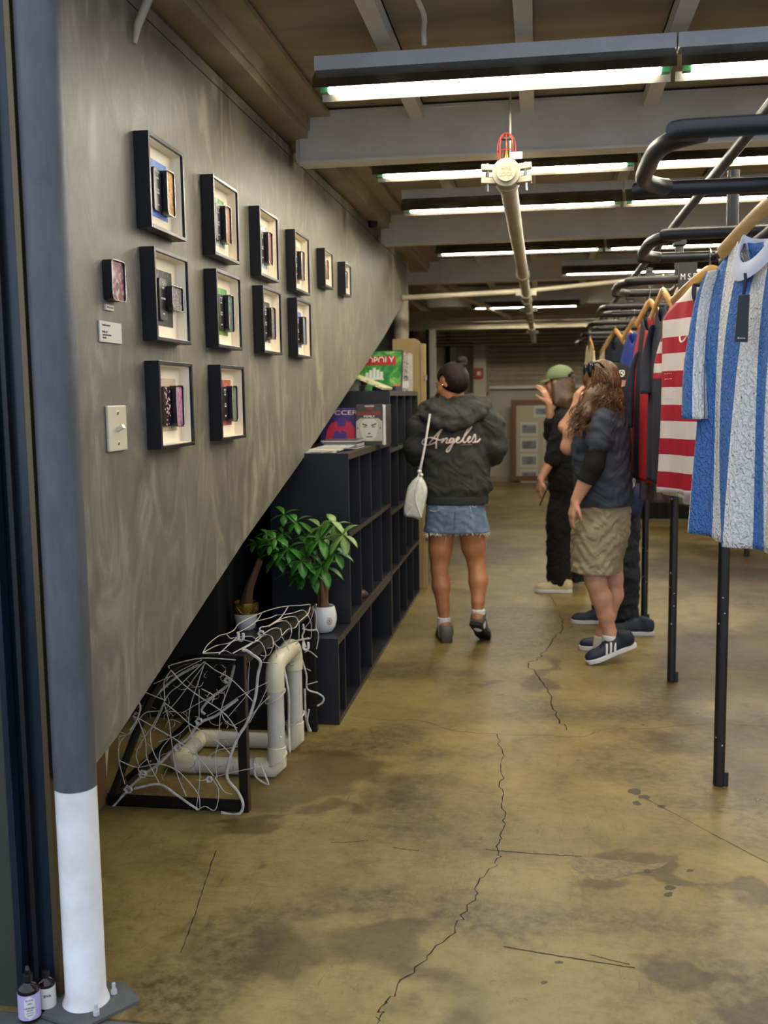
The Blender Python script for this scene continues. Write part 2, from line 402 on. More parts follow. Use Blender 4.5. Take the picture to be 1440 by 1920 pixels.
# ceiling cables / pipe, white column at end of partition
p0 = P(766, -20, 3.3); p1 = P(797, 128, 3.62)
tag(obj('conduit', MB().tube(catmull([(p0.x, 3.0, 2.765), (p0.x+.01, 3.25, 2.76), (p0.x+.03, 3.45, 2.74), (p1.x, 3.585, 2.73), (p1.x, 3.60, 2.69)], 5), .009, 8), 'beam'), 'thin painted conduit bending down to the nearest tube light', 'conduit')
c = thing('pillar', 'round cream pillar rising past the far end of the sloping wall', 'pillar', (-1.20, 8.9, 0))
obj('shaft', MB().lathe((-1.20, 8.9, 0), [(.066, .012), (.066, 2.76)], 28), 'pipe', c)
obj('base_plate', MB().box(-1.3, -1.1, 8.8, 9.0, 0, .012), 'beam', c)

# ================================================================= entrance column and jamb
cc = Vector((-1.119, 2.245, 0)); cr = .05
c = thing('support_column', 'round steel column by the entrance, white below and grey above', 'column', cc)
obj('lower_shaft', MB().lathe(cc, [(cr+.012, 0.0), (cr+.006, .012), (cr, .03), (cr, .565)], 40), 'column_white', c)
up = obj('upper_shaft', MB().lathe(cc, [(cr+.001, .565), (cr+.001, 2.76)], 40), 'column_grey', c); up['label'] = 'grey painted upper length of the column'
bp = obj('base_plate', MB().prism([(-1.20, 2.17, 0), (-1.08, 2.13, 0), (-.985, 2.26, 0), (-1.05, 2.33, 0), (-1.20, 2.33, 0)], (0, 0, .008)), 'paver_grey', c)
for q in (FL(214, 1868), FL(181, 1908)):
    obj('anchor_bolt', MB().lathe(q+Vector((0, 0, .008)), [(.0085, 0), (.0085, .010), (.005, .010), (.005, .026), (.0035, .028)], 6), 'chip', c, smooth=False)
# dark steel entrance jamb
j = thing('door_1_jamb', None, None, (-1.26, 2.2, 0)); j.name = 'door_2'; ORG['door_2'] = ORG['door_1_jamb']; j['kind'] = 'structure'
obj('jamb', MB().box(-1.36, -1.2, 2.245, 2.295, 0, 2.85), 'jamb', j, smooth=False, bev=.002)
obj('edge_strip', MB().box(-1.2, -1.186, 2.245, 2.30, 0, 2.85), 'gold_strip', j, smooth=False)
obj('rubber_seal', MB().box(-1.244, -1.232, 2.225, 2.246, 0, 2.85), 'blk', j, smooth=False)
# graffiti lettering on the strip
px = [[(62, 628), (66, 650), (72, 655), (64, 640), (70, 662)], [(64, 672), (74, 702)], [(74, 680), (66, 708), (74, 718)], [(67, 722), (76, 742), (66, 734), (78, 728)],
      [(70, 748), (78, 752), (74, 774), (68, 766), (72, 748)], [(70, 780), (78, 788), (70, 806), (66, 792), (72, 780)], [(70, 818), (80, 796), (74, 822)],
      [(72, 834), (80, 812), (80, 840)], [(72, 846), (82, 852)], [(80, 838), (74, 862), (84, 856)], [(76, 880), (84, 870), (82, 888)]]
mb = MB()
for s_ in px: mb.tube(catmull([P(x+1, y, 2.241) for x, y in s_], 3), .0011, 5)
gf = obj('graffiti', mb, 'graffiti', j); gf['label'] = 'green scribbled marker tag running down the jamb'
# folded door leaf at far left
d3 = thing('door_3', None, None, (-1.6, 2.15, 0)); d3['kind'] = 'structure'
obj('door_panel', MB().box(-2.1, -1.278, 2.205, 2.22, 0, 2.85), 'panel_olive', d3, smooth=False)
obj('stile', MB().box(-1.278, -1.262, 2.20, 2.235, 0, 2.85), 'jamb', d3, smooth=False, bev=.002)
# white pipe stub at the top of the partition
tag(obj('pipe_stub', MB().tube([PXX(252, 82, XW+.012), PXX(258, 48, XW+.02)+Vector((0, 0, 0)), P(275, 6, 2.84), P(285, -20, 2.84)], [.006, .011, .013, .013], 10), 'pipe'), 'short white pipe stub poking out of the partition near the ceiling', 'pipe')

# ================================================================= floor cracks
def crack(pts, w, seed, amp=.012, k=8):
    rnd = random.Random(seed); base = catmull([FL(x, y) for x, y in pts], k); mb = MB(); n = len(base)
    L = []
    for i, p in enumerate(base):
        q = p+Vector((rnd.uniform(-amp, amp), rnd.uniform(-amp, amp), 0)); ww = w*(.45+rnd.random()*.9)
        d = (base[min(i+1, n-1)]-base[max(i-1, 0)]).normalized(); nrm = Vector((-d.y, d.x, 0))
        L.append((q+nrm*ww, q-nrm*ww))
    vs = []
    for a, b in L: vs += [a+Vector((0, 0, .0007)), b+Vector((0, 0, .0007))]
    mb.add(vs, [(2*i, 2*i+1, 2*i+3, 2*i+2) for i in range(n-1)])
    o = obj('crack', mb, 'dark_room', fl, smooth=False); o['label'] = 'dark jagged crack in the concrete floor'
crack([(935, 1378), (942, 1430), (940, 1490), (948, 1540), (932, 1580), (935, 1612), (905, 1650), (870, 1715), (822, 1775), (745, 1850), (715, 1900), (700, 1925)], .0021, 1)
crack([(655, 1342), (720, 1350), (790, 1352), (850, 1370), (935, 1377), (1000, 1378), (1090, 1381), (1140, 1367), (1230, 1366), (1330, 1358), (1440, 1362)], .0014, 2, .008)
crack([(1050, 1150), (1056, 1175), (1035, 1200), (1018, 1225), (1003, 1238), (990, 1245), (1020, 1280), (1040, 1330), (1060, 1370)], .003, 3, .012)
crack([(1028, 1108), (1045, 1135)], .002, 4, .01)
for i, (a, b, w) in enumerate([((404, 1596), (340, 1786), .0016), ((945, 1775), (1190, 1815), .002), ((1105, 1790), (1180, 1808), .0015), ((910, 1593), (1090, 1606), .0018), ((1210, 1497), (1440, 1618), .0012), ((620, 1580), (690, 1576), .0014), ((736, 1589), (785, 1595), .0018)]):
    m_ = ((a[0]+b[0])/2+1, (a[1]+b[1])/2+1); crack([a, m_, b], w, 20+i, .0015, 14)
M('scar', '#4f432f', .6, c2='#3f3425', sc=40)
def patch(cx_, cy_, rx, ry, seed):
    rnd = random.Random(seed); n = 36; ph = [rnd.uniform(0, 6.28) for _ in range(5)]
    pts = []
    for i in range(n):
        a = 2*math.pi*i/n; r = 1+sum(.16/(k+1)*math.sin((k+2)*a+ph[k]) for k in range(5))
        pts.append(FL(cx_+rx*r*math.cos(a), cy_+ry*r*math.sin(a), .0006))
    obj('floor_stain', MB().add(pts, [tuple(range(n))]), 'scar', fl, smooth=False)
for i, a in enumerate([(1190, 1484, 14, 5), (1208, 1494, 10, 4), (1194, 1506, 8, 4), (1241, 1512, 7, 3), (1256, 1664, 9, 5), (1253, 1677, 9, 4), (1213, 1633, 6, 3), (1294, 1632, 6, 3), (1048, 1804, 7, 3), (1020, 1842, 6, 3)]): patch(*a, i)
t = NT('worn_patch'); v = t.coord(); f = t.noise(v, 40, 6, .7); t.col(t.ramp(f, [(.35, '#5d4f36'), (.65, '#8a774a')])); t.b.inputs['Roughness'].default_value = .5; MATS['worn'] = t.m
o = MB().add([FL(1066+x, 1606+y, .0005) for x, y in [(0, 10), (14, 0), (55, 4), (100, 8), (150, 14), (190, 10), (170, 22), (130, 30), (90, 40), (48, 44), (30, 34), (8, 22)]], [tuple(range(12))])
obj('floor_stain', o, 'worn', fl, smooth=False)

# ================================================================= tube lights
def tube_light(x0, y, z, label, L=1.19, housing=True):
    c = thing('tube_light', label, 'light', (x0+L/2, y, z+.17), 'fluorescent tube lights across the ceiling')
    if housing: obj('housing', MB().box(x0-.02, x0+L+.02, y-.03, y+.03, z+.055, z+.105), 'fixture', c, smooth=False, bev=.003)
    mb = MB()
    for sx in (-1, 1):      # flared reflector wings
        mb.prism([(x0-.015, y+sx*.030, z+.054), (x0-.015, y+sx*.080, z+.012), (x0-.015, y+sx*.088, z-.020), (x0-.015, y+sx*.086, z-.020), (x0-.015, y+sx*.078, z+.010), (x0-.015, y+sx*.028, z+.051)], (L+.03, 0, 0))
    mb.box(x0-.015, x0+L+.015, y-.03, y+.03, z+.050, z+.0545)
    obj('reflector', mb, 'reflector', c, smooth=False)
    obj('lamp_tube', MB().tube([(x0+.03, y, z), (x0+L-.03, y, z)], .019, 14), 'tube', c)
    for e in (x0+.012, x0+L-.012):
        obj('socket', MB().box(e-.014, e+.014, y-.014, y+.014, z-.016, z+.05), 'socket', c, smooth=False)
rows = [(3.65, 2.582, 'nearest row'), (4.95, 2.56, 'second row, just behind the first beam'), (5.9, 2.56, 'third row'), (7.7, 2.56, 'fourth row'), (9.05, 2.54, 'fifth row'), (11.9, 2.51, 'sixth row')]
xs = {0: -.765, 1: -.77, 2: -.76, 3: -.75, 4: .2, 5: -.76}
for i, (y, z, nm) in enumerate(rows):
    for k, w in enumerate(('left', 'middle', 'right')):
        if i == 4 and k == 2: continue
        if i == 5 and k == 1: continue
        tube_light(xs[i]+1.235*k, y, z, 'tube light, %s one of the %s' % (w, nm))
for (x_, y_, nm_) in ((-1.0, 15.2, 'unseen one added behind the dark header at the far left'), (.3, 15.2, 'unseen one added behind the dark header above the shutter')): tube_light(x_, y_, 2.60, 'tube light, '+nm_)  # extra tubes out of sight, added to brighten the back wall
o = thing('ceiling_sheet', 'pale mottled metal sheet hung from the ceiling at the top edge', 'panel', (P(500, 2, 3.0).x, 3.0, 2.7))
obj('sheet', MB().box(-1.0, -.53, 2.72, 3.01, 2.672, 2.684), 'chip', o, smooth=False)
for x in (-.9, -.65): obj('bracket', MB().box(x, x+.02, 2.85, 2.87, 2.684, 2.78), 'beam', o, smooth=False)

# ================================================================= sprinkler pipe
pp = thing('sprinkler_pipe', 'long white overhead sprinkler pipe running down the aisle, capped at the near end', 'pipe', (-.115, 3.9, 2.33))
A = Vector((-.125, 3.92, 2.315)); B = Vector((-.09, 15.5, 2.30))
obj('pipe_run', MB().tube([A, B], .035, 20), 'pipe', pp)
for yy in (4.02, 7.05, 8.35, 8.9, 9.9, 11.0, 12.4, 13.4):
    q = A.lerp(B, (yy-A.y)/(B.y-A.y)); obj('coupling', MB().tube([q-Vector((0, .035, 0)), q+Vector((0, .035, 0))], .047, 16), 'pipe', pp)
for yy in (8.35, 9.9, 13.4):
    q = A.lerp(B, (yy-A.y)/(B.y-A.y))
    for sx in (-1, 1): obj('clamp_lug', MB().box(q.x+sx*.06-.022, q.x+sx*.06+.022, q.y-.02, q.y+.02, q.z-.02, q.z+.02), 'pipe', pp, bev=.003)
# near end: clamp with two lugs and disc cap
cap = obj('end_clamp', MB().tube([A-Vector((0, .05, 0)), A+Vector((0, .03, 0))], .052, 28), 'pipe_light' if 'pipe_light' in MATS else 'pipe', pp, bev=.003)
for sx in (-1, 1):
    for sz in (1, -1): obj('clamp_lug', MB().obox(A+Vector((sx*.065, -.012, .024*sz)), ((1, 0, .1*sx), (0, 1, 0), (-.1*sx, 0, 1)), (.028, .022, .011)), 'pipe', pp, bev=.003)
for sx in (-1, 1):
    obj('bolt', MB().tube([A+Vector((sx*.07, -.02, -.062)), A+Vector((sx*.07, -.02, .04))], .007, 8), 'chrome', pp)
dc = obj('end_cap', MB().tube([A-Vector((0, .062, 0)), A-Vector((0, .04, 0))], .036, 28), 'pipe', pp, bev=.002)
text('cast_lettering', 'FIRE\nLOCK', 'trim_brown', dc, basis(A-Vector((0, .0625, 0)), (1, 0, 0), (0, 0, 1)), .02)
obj('tag_plate', MB().box(A.x+.012, A.x+.058, A.y-.03, A.y-.027, A.z+.05, A.z+.075), 'paper', pp, smooth=False)
sp = obj('sprinkler_head', MB().lathe(A+Vector((0, 0, .035)), [(.019, .0), (.019, .022), (.012, .026), (.009, .045), (.004, .055), (.004, .085), (.001, .09)], 12), 'brass', pp)
obj('deflector', MB().lathe(A+Vector((0, 0, .125)), [(.001, 0), (.02, .002), (.02, .005), (.001, .007)], 14), 'blk', sp)
mb = MB()
for k in range(4):
    a = math.pi*k/4; d = Vector((math.cos(a), math.sin(a), 0))
    mb.tube(catmull([A+d*.032+Vector((0, 0, .045)), A+d*.033+Vector((0, 0, .11)), A+d*.018+Vector((0, 0, .143)), A+Vector((0, 0, .150)), A-d*.018+Vector((0, 0, .143)), A-d*.033+Vector((0, 0, .11)), A-d*.032+Vector((0, 0, .045))], 4), .0016, 5)
for z in (.046, .085):
    mb.tube([A+Vector((.033*math.cos(a*.3927), .033*math.sin(a*.3927), z)) for a in range(16)], .0016, 5, True)
obj('cage', mb, 'red', sp)
obj('hanger_rod', MB().tube([A+Vector((.012, .06, .03)), A+Vector((.012, .06, CEZ-A.z))], .004, 6), 'pipe', pp)
obj('branch_pipe', MB().tube([(-1.11, 8.35, 2.30), (-.15, 8.35, 2.325)], .022, 12), 'pipe', pp)
obj('branch_pipe', MB().tube([(-.07, 8.35, 2.33), (2.5, 8.35, 2.52)], .018, 12), 'pipe', pp)

# security camera
sc_ = thing('security_camera', 'small black dome camera at the top of the partition', 'camera', P(694, 414, 6.8))
q = P(694, 414, 6.8)
obj('camera_body', MB().tube([q+Vector((-.03, .03, -.01)), q+Vector((.03, -.03, -.02))], .03, 14), 'blk', sc_)
obj('mount', MB().box(q.x-.06, q.x-.02, q.y-.01, q.y+.02, q.z-.02, q.z+.06), 'blk', sc_)

# ================================================================= framed tins on the partition
def print_mat(name, cols, seed, sc=22):
    t = NT(name); v = t.coord('Object'); mp = t.n('Mapping'); mp.inputs['Location'].default_value = (seed*1.7, seed*2.3, seed); t.L.new(v, mp.inputs[0])
    f = t.noise(mp.outputs[0], sc, 3, .5, 1.5)
    n = len(cols); t.col(t.ramp(f, [(.3+.4*i/(n-1), c) for i, c in enumerate(cols)])); t.b.inputs['Roughness'].default_value = .5
    MATS[name] = t.m; return name
def rrect(cy_, cz_, w, h, r, n=4):
    out = []
    for (sx, sy, a0) in ((1, -1, -90), (1, 1, 0), (-1, 1, 90), (-1, -1, 180)):
        for k in range(n+1):
            a = math.radians(a0+90*k/n); out.append((cy_+sx*(w/2-r)+r*math.cos(a), cz_+sy*(h/2-r)+r*math.sin(a)))
    return out
def tin(name, X, cy_, cz_, w, h, dep, pic, parent):
    o2 = rrect(cy_, cz_, w, h, .012); i2 = rrect(cy_, cz_, w-.004, h-.004, .010); n = len(o2); mb = MB()
    vs = [(X, a, b) for a, b in o2]+[(X+dep, a, b) for a, b in o2]+[(X+dep, a, b) for a, b in i2]+[(X+dep-.006, a, b) for a, b in i2]
    fs = []
    for l in range(3): fs += [(l*n+i, l*n+(i+1) % n, (l+1)*n+(i+1) % n, (l+1)*n+i) for i in range(n)]
    mb.add(vs, fs+[tuple(range(n))]); b = obj(name, mb, 'tinblk', parent, smooth=35)
    obj('rim', MB().tube([(X+dep, a, c_) for a, c_ in o2], .0012, 6, True), 'tinrim', b)
    obj('tin_picture', MB().prism([(X+dep-.006, a, c_) for a, c_ in i2], (.0015, 0, 0)), pic, b, smooth=False)
    return b
GW = 'framed tins hung in rows on the grey partition'
FD = [ # Y, z0, w, h, style, print colours, tin colours, label
 (2.778, 1.982, .285, .262, 'A', ['#d84f7a', '#5a78d8', '#4a90e0', '#7bb35a'], ['#3a2a18', '#d79a2e', '#e0b050'], 'black box frame, yellow tin on pink and blue print, top row, first'),
 (3.346, 1.982, .285, .262, 'A', ['#c98a3a', '#4fa05a', '#c7d8c8', '#5560b8'], ['#2a1a14', '#b36a2e', '#3a2418'], 'black box frame, orange tin on green and gold print, top row, second'),
 (3.914, 1.978, .285, .265, 'A', ['#5a9ac0', '#cfdfe8', '#3a5a7a'], ['#5a1a1a', '#a83a2a', '#241418'], 'black box frame, red tin on pale blue print, top row, third'),
 (4.493, 1.980, .285, .265, 'A', ['#e6c9b4', '#d8a890', '#f0ddc9'], ['#241a18', '#7a5a48', '#15100f'], 'black box frame with brown tin on peach print, top row, fourth'),
 (5.130, 2.062, .205, .190, 'C', ['#e8dcc6', '#e0d3bc'], ['#2a1a14', '#a0654a', '#3a2a20'], 'small black box frame with one rust tin, fifth in the top row'),
 (5.680, 2.072, .175, .182, 'C', ['#e8dcc6', '#ddd0b8'], ['#20242a', '#6a7278', '#15181c'], 'smallest black box frame with one grey tin, last in the top row'),
 (2.790, 1.669, .285, .262, 'B', ['#15130f', '#2b2a26', '#0c0c0c', '#8b8b84'], ['#9a9088', '#4a403c', '#c9c0b6'], 'black box frame with sideways tin on black print, middle row, first'),
 (3.348, 1.675, .285, .262, 'A', ['#6ab0d0', '#3f9a4a', '#7bb94a', '#c9b04a'], ['#6a8a9a', '#2a4a2a', '#3a4f5c'], 'black box frame with green landscape print, middle row, second'),
 (3.934, 1.680, .285, .262, 'A', ['#1a1a18', '#3a3a36', '#c9c9c0'], ['#1a1414', '#8a7a6a', '#2a2420'], 'black box frame with dark grey print, middle row, third'),
 (4.499, 1.685, .285, .262, 'A', ['#4a58c0', '#7a80d0', '#4fc05a'], ['#3a4450', '#8a94a0', '#1a1f26'], 'black box frame with blue and green print, middle row, last'),
 (2.792, 1.357, .285, .255, 'D', ['#d9c0a4', '#cdb294'], ['#5a2a3a', '#c98aa0', '#6a4a50'], 'black box frame with pink blossom tin, bottom row, left'),
 (3.360, 1.357, .285, .260, 'A', ['#c8452a', '#d8703a', '#4a3a6a'], ['#3a4a30', '#7a8a6a', '#2a2a28'], 'black box frame with orange and purple print, bottom row, right')]
for i, (y0, z0, w, h, st, pc, tc, lab) in enumerate(FD):
    D = .045; b = .011; y1 = y0+w; z1 = z0+h; X0 = XW+.001; X1 = XW+D
    f = thing('framed_tin', lab, 'picture frame', (XW, y0+w/2, z0), GW)
    mb = MB()
    for (a, b_, c, d) in ((y0, y0+b, z0, z1), (y1-b, y1, z0, z1), (y0+b, y1-b, z0, z0+b), (y0+b, y1-b, z1-b, z1)): mb.box(X0, X1, a, b_, c, d)
    obj('frame', mb, 'frame', f, smooth=False, bev=.0012)
    mb = MB().box(X0, X0+.006, y0+b, y1-b, z0+b, z1-b)
    for (a, b_, c, d) in ((y0+b, y0+b+.003, z0+b, z1-b), (y1-b-.003, y1-b, z0+b, z1-b), (y0+b, y1-b, z0+b, z0+b+.003), (y0+b, y1-b, z1-b-.003, z1-b)): mb.box(X0, X1-.008, a, b_, c, d)
    obj('mat_board', mb, 'matboard', f, smooth=False)
    cy_ = y0+w/2; cz_ = z0+h/2; pw = w*.60; ph = h*.62
    XP = X0+.0065
    pm = print_mat('print_%d' % i, pc, i+1); tm = print_mat('tin_print_%d' % i, tc, i+31, 45)
    if st != 'C': obj('print', MB().box(XP, XP+.001, cy_-pw/2, cy_+pw/2, cz_-ph/2, cz_+ph/2), pm, f, smooth=False)
    th = h*.47; tw = w*.21
    if st == 'C':
        tin('tin', XP+.002, cy_, cz_, w*.34, h*.52, .026, tm, f)
    else:
        lid = MB().prism([(XP+.002, a, c_) for a, c_ in rrect(cy_-w*.045, cz_-.004, tw, th, .011)], (.008, 0, 0))
        l = obj('tin_lid', lid, 'tinblk', f, smooth=35, bev=.001)
        if st == 'D':
            mb = MB(); rnd = random.Random(3)
            for q in range(46):
                a = rnd.uniform(0, 6.28); yy = cy_-w*.045+tw*.36*rnd.uniform(-1, 1)*(.6 if q % 2 else 1); zz = cz_-.004+th*.46*rnd.uniform(-1, 1)
                mb.lathe((XP+.0102, yy, zz), [(rnd.uniform(.002, .0045), 0), (.001, .0006)], 7, (1, 0, 0))
            bl = obj('blossom_pattern', mb, MATS.get('blossom') or M('blossom', '#e3a9b4', .6), l)
        else:
            for (tx, dz, sz) in (('AUTO\nIN\nFILM', .30, .0085), ('TAKE\nYOUR', -.07, .008) if st == 'A' else ('IN STRIDE', -.02, .008), ('2024', -.38, .007)):
                text('lettering', tx, 'ink', l, basis((XP+.0103, cy_-w*.045, cz_+th*dz), (0, 1, 0), (0, 0, 1)), sz)
        if st == 'B': tin('tin', XP+.002, cy_+w*.22, cz_+.004, w*.33, h*.27, .026, tm, f)
        else: tin('tin', XP+.002, cy_+w*.19, cz_-.004, tw*1.05, th*1.04, .024, tm, f)
# lone tin, small label, card, switch
f = thing('wall_tin', 'single open black tin mounted on the partition near the column', 'tin', (XW, 2.56, 1.76))
tm = print_mat('tin_print_lone', ['#141012', '#8a4a50', '#c9b0a8'], 77, 30)
tin('tin', XW+.002, 2.575, 1.812, .085, .104, .026, tm, f)
q0 = PXX(195, 571, XW); q1 = PXX(210, 583, XW)
lb = thing('tin_label', 'tiny white label with printed mark directly under the single wall tin', 'label', (XW, q0.y, q1.z))
pl = obj('card', MB().box(XW+.0005, XW+.006, q0.y, q1.y, q1.z-.001, q0.z+.001), 'cardwhite', lb, smooth=False)
text('lettering', '■ Leatrix', 'inkdark', pl, basis((XW+.0062, (q0.y+q1.y)/2, (q0.z+q1.z)/2), (0, 1, 0), (0, 0, 1)), .006, (q1.y-q0.y)*.8)
y0 = 2.494; y1 = 2.632; z0 = 1.651; z1 = 1.705
cd = thing('caption_card', 'white printed caption card below the single wall tin', 'card', (XW, y0, z0))
pl = obj('card', MB().box(XW+.0005, XW+.005, y0, y1, z0, z1), 'cardwhite', cd, smooth=False, bev=.0008)
text('lettering', 'Leadio Lorenza', 'inkdark', pl, basis((XW+.0053, y0+.014, z1-.010), (0, 1, 0), (0, 0, 1)), .008, None, align='LEFT')
text('lettering', 'In Use, 24\ncamera for Future\nFriends', 'inkdark', pl, basis((XW+.0053, y0+.014, z0+.019), (0, 1, 0), (0, 0, 1)), .0075, None, align='LEFT')
sw = thing('light_switch', 'cream rectangular light switch plate under the caption card', 'switch', (XW, 2.56, 1.366))
y0 = 2.513; y1 = 2.632; z0 = 1.366; z1 = 1.487
obj('plate', MB().box(XW+.0005, XW+.009, y0, y1, z0, z1), 'ivory', sw, smooth=False, bev=.003)
obj('toggle', MB().obox((XW+.014, (y0+y1)/2, (z0+z1)/2), ((1, 0, .5), (0, 1, 0), (-.5, 0, 1)), (.012, .009, .006)), 'ivory', sw, bev=.001)
for dz in (-.04, .04): obj('screw', MB().lathe((XW+.009, (y0+y1)/2, (z0+z1)/2+dz), [(.006, 0), (.004, .002)], 12, (1, 0, 0)), 'tinrim', sw)

# ================================================================= cubby shelving
CX0 = -.907
def shelf_unit(name, label, y0, y1, z0, z1, ndiv, shelves, depth, t_=.022, divs=None):
    c = thing(name, label, 'shelf unit', (CX0-depth/2, (y0+y1)/2, z0), 'black cubby shelf units under the partition')
    xb = CX0-depth
    for yy in (y0, y1-t_): obj('side_panel', MB().box(xb, CX0, yy, yy+t_, z0, z1-t_*1.4), 'cab', c, smooth=False)
    obj('top_board', MB().box(xb, CX0, y0, y1, z1-t_*1.4, z1), 'cab', c, smooth=False)
    obj('bottom_board', MB().box(xb, CX0-.004, y0+t_, y1-t_, z0, z0+t_), 'cab', c, smooth=False)
    obj('back_panel', MB().box(xb, xb+.006, y0+t_, y1-t_, z0+t_, z1-t_*1.4), 'dark_room', c, smooth=False)
    mb = MB().box(CX0, CX0+.0015, y0, y1, z1-t_*1.4, z1)
    for k, s_ in enumerate(shelves):
        obj('shelf_board', MB().box(xb+.006, CX0-.002, y0+t_, y1-t_, s_-t_/2, s_+t_/2), 'cab', c, smooth=False); mb.box(CX0-.002, CX0+.0005, y0+t_, y1-t_, s_-t_/2, s_+t_/2)
    mb.box(CX0-.004, CX0-.001, y0+t_, y1-t_, z0, z0+t_)
    e = obj('edge_band', mb, 'cab_edge', c, smooth=False); e['label'] = 'brownish front edging strip of the boards'
    lv = [z0+t_/2]+list(shelves)+[z1-t_*1.4]
    ys = divs or [y0+(y1-y0)*k/ndiv for k in range(1, ndiv)]
    for a in range(len(lv)-1):
        for yy in ys: obj('divider', MB().box(xb+.006, CX0-.003, yy-.009, yy+.009, lv[a]+t_/2, lv[a+1]-(t_/2 if a < len(lv)-2 else 0)), 'cab', c, smooth=False)
    return c
shelf_unit('cubby_shelf', 'one-row black cubby unit on the floor carrying the potted plants', 4.443, 6.16, 0, .405, 4, [], .56, divs=[4.63, 5.02, 5.39])
shelf_unit('cubby_shelf', 'two-row black cubby unit with magazines and comics on top', 4.768, 6.16, .406, 1.233, 4, [.836], .39, divs=[5.1, 5.45, 5.80])
shelf_unit('cubby_shelf', 'tallest black cubby unit carrying the board game, behind the woman in the hoodie', 6.165, 7.63, 0, 1.537, 4, [.40, .777, 1.168], .39)
# beige slab
b = thing('plywood_panel', 'tall pale plywood panel with rounded corner standing past the tallest cubby unit', 'panel', (-.95, 7.8, 0))
mb = MB(); pts = [(-1.12, 7.8, 0), (-.905, 7.8, 0)]
top = 1.94
for k in range(6):
    a = math.radians(90*k/5); pts.append((-.905+.05-.0-.05*1+.0+(-.05+.05*math.cos(a)), 7.8, top-.05+.05*math.sin(a)))
pts.append((-1.12, 7.8, top)); mb.prism(pts, (0, .03, 0)); obj('board', mb, 'plywood', b, smooth=False, bev=.002)
obj('side_strip', MB().box(-.904, -.865, 7.79, 7.83, 0, 1.90), 'plywood', b, smooth=False, bev=.003)
obj('hinge', MB().box(-.872, -.855, 7.775, 7.80, 1.62, 1.66), 'chrome', b, bev=.002)
obj('hinge', MB().box(-.872, -.855, 7.775, 7.80, .38, .42), 'chrome', b, bev=.002)
q = P(684, 1095, 5.25)
shoe = thing('brown_shoe', 'rounded brown shoe sitting in a cubby of the two-row unit', 'shoe', (-1.0, 5.28, .417+.0))
M('brownleather', '#4a2c20', .5)
obj('upper', MB().sphere((-.995, 5.28, .447), (.09, .045, .036), 16, 10), 'brownleather', shoe)
obj('sole', MB().box(-1.08, -.912, 5.24, 5.32, .4175, .4265), 'sole_dark', shoe, bev=.004)
tag(obj('white_cup', MB().lathe((-.95, 6.26, .790), [(.018, 0), (.026, .06), (.024, .06), (.016, .004)], 18), 'ceramic'), 'small white cup at the front of a cubby in the tallest unit', 'cup')

# ================================================================= games, comics, magazines
t = NT('game_art'); v = t.coord(); f = t.noise(v, 14, 4, .6, 1.); t.col(t.ramp(f, [(.3, '#0f5a2a'), (.5, '#2f8a3c'), (.66, '#7ab04a'), (.78, '#d8d0a0')])); t.b.inputs['Roughness'].default_value = .35; MATS['game_art'] = t.m
zt = 1.538
gb = thing('board_game', 'green board game box reading MONOPOLY standing on the tallest cubby unit', 'board game', (-1.0, 7.2, zt))
q0 = P(676, 733, 6.95); q1 = P(752, 653, 6.95)
y = 6.93; x1 = q1.x; x0 = x1-.42; zt2 = q1.z-.01
lean = .03
def gq(u, w, d=0): return Vector((x0+(x1-x0)*u, y+lean*w*3+d, zt+(zt2-zt)*w))
bx = obj('box', MB().prism([gq(0, 0), gq(1, 0), gq(1, 1), gq(0, 1)], (0, .05, 0)), 'blk', gb, smooth=False)
fr = obj('cover', MB().prism([gq(.01, .01, -.002), gq(.99, .01, -.002), gq(.99, .98, -.002), gq(.01, .98, -.002)], (0, .0015, 0)), 'game_art', gb, smooth=False)
M('game_red', '#a52a20', .5); M('ink_w', '#efe9dc', .6)
rb = obj('title_banner', MB().prism([gq(.04, .64, -.006), gq(.90, .64, -.006), gq(.90, .86, -.006), gq(.04, .86, -.006)], (0, .003, 0)), 'game_red', gb, smooth=False)
text('lettering', 'MONOPOLY', 'ink_w', rb, basis(gq(.47, .75, -.0075), (1, 0, 0), (0, .1, 1)), .07, .33)
obj('corner_patch', MB().prism([gq(.82, .0, -.005), gq(.99, .0, -.005), gq(.99, .17, -.005), gq(.86, .15, -.005)], (0, .002, 0)), M('coral', '#c8604a', .5), gb, smooth=False)
mb = MB()
for u, h_ in ((.40, .18), (.46, .24), (.52, .30), (.58, .25), (.64, .2)): mb.prism([gq(u, .28, -.004), gq(u+.05, .28, -.004), gq(u+.05, .28+h_, -.004), gq(u, .28+h_, -.004)], (0, .002, 0))
mb.prism([gq(.38, .28, -.005), gq(.71, .28, -.005), gq(.69, .34, -.005), gq(.40, .34, -.005)], (0, .003, 0))
obj('building_art', mb, 'paper', gb, smooth=False)
q0 = P(752, 732, 7.1); q1 = P(764, 661, 7.1)
pb = print_mat('spine_art', ['#1a1614', '#8a8078', '#cbc3b8', '#3a2a28'], 9, 40)
g2 = thing('board_game', 'narrow grey illustrated box standing right of the green board game', 'board game', (q0.x+.02, 7.1, zt), None)
obj('box', MB().box(q0.x+.002, q1.x+.004, 7.1, 7.35, zt, q1.z), pb, g2, smooth=False)
obj('spine_label', MB().box(q0.x+.004, q1.x+.002, 7.096, 7.1, zt+.02, zt+.07), 'paper', g2, smooth=False)
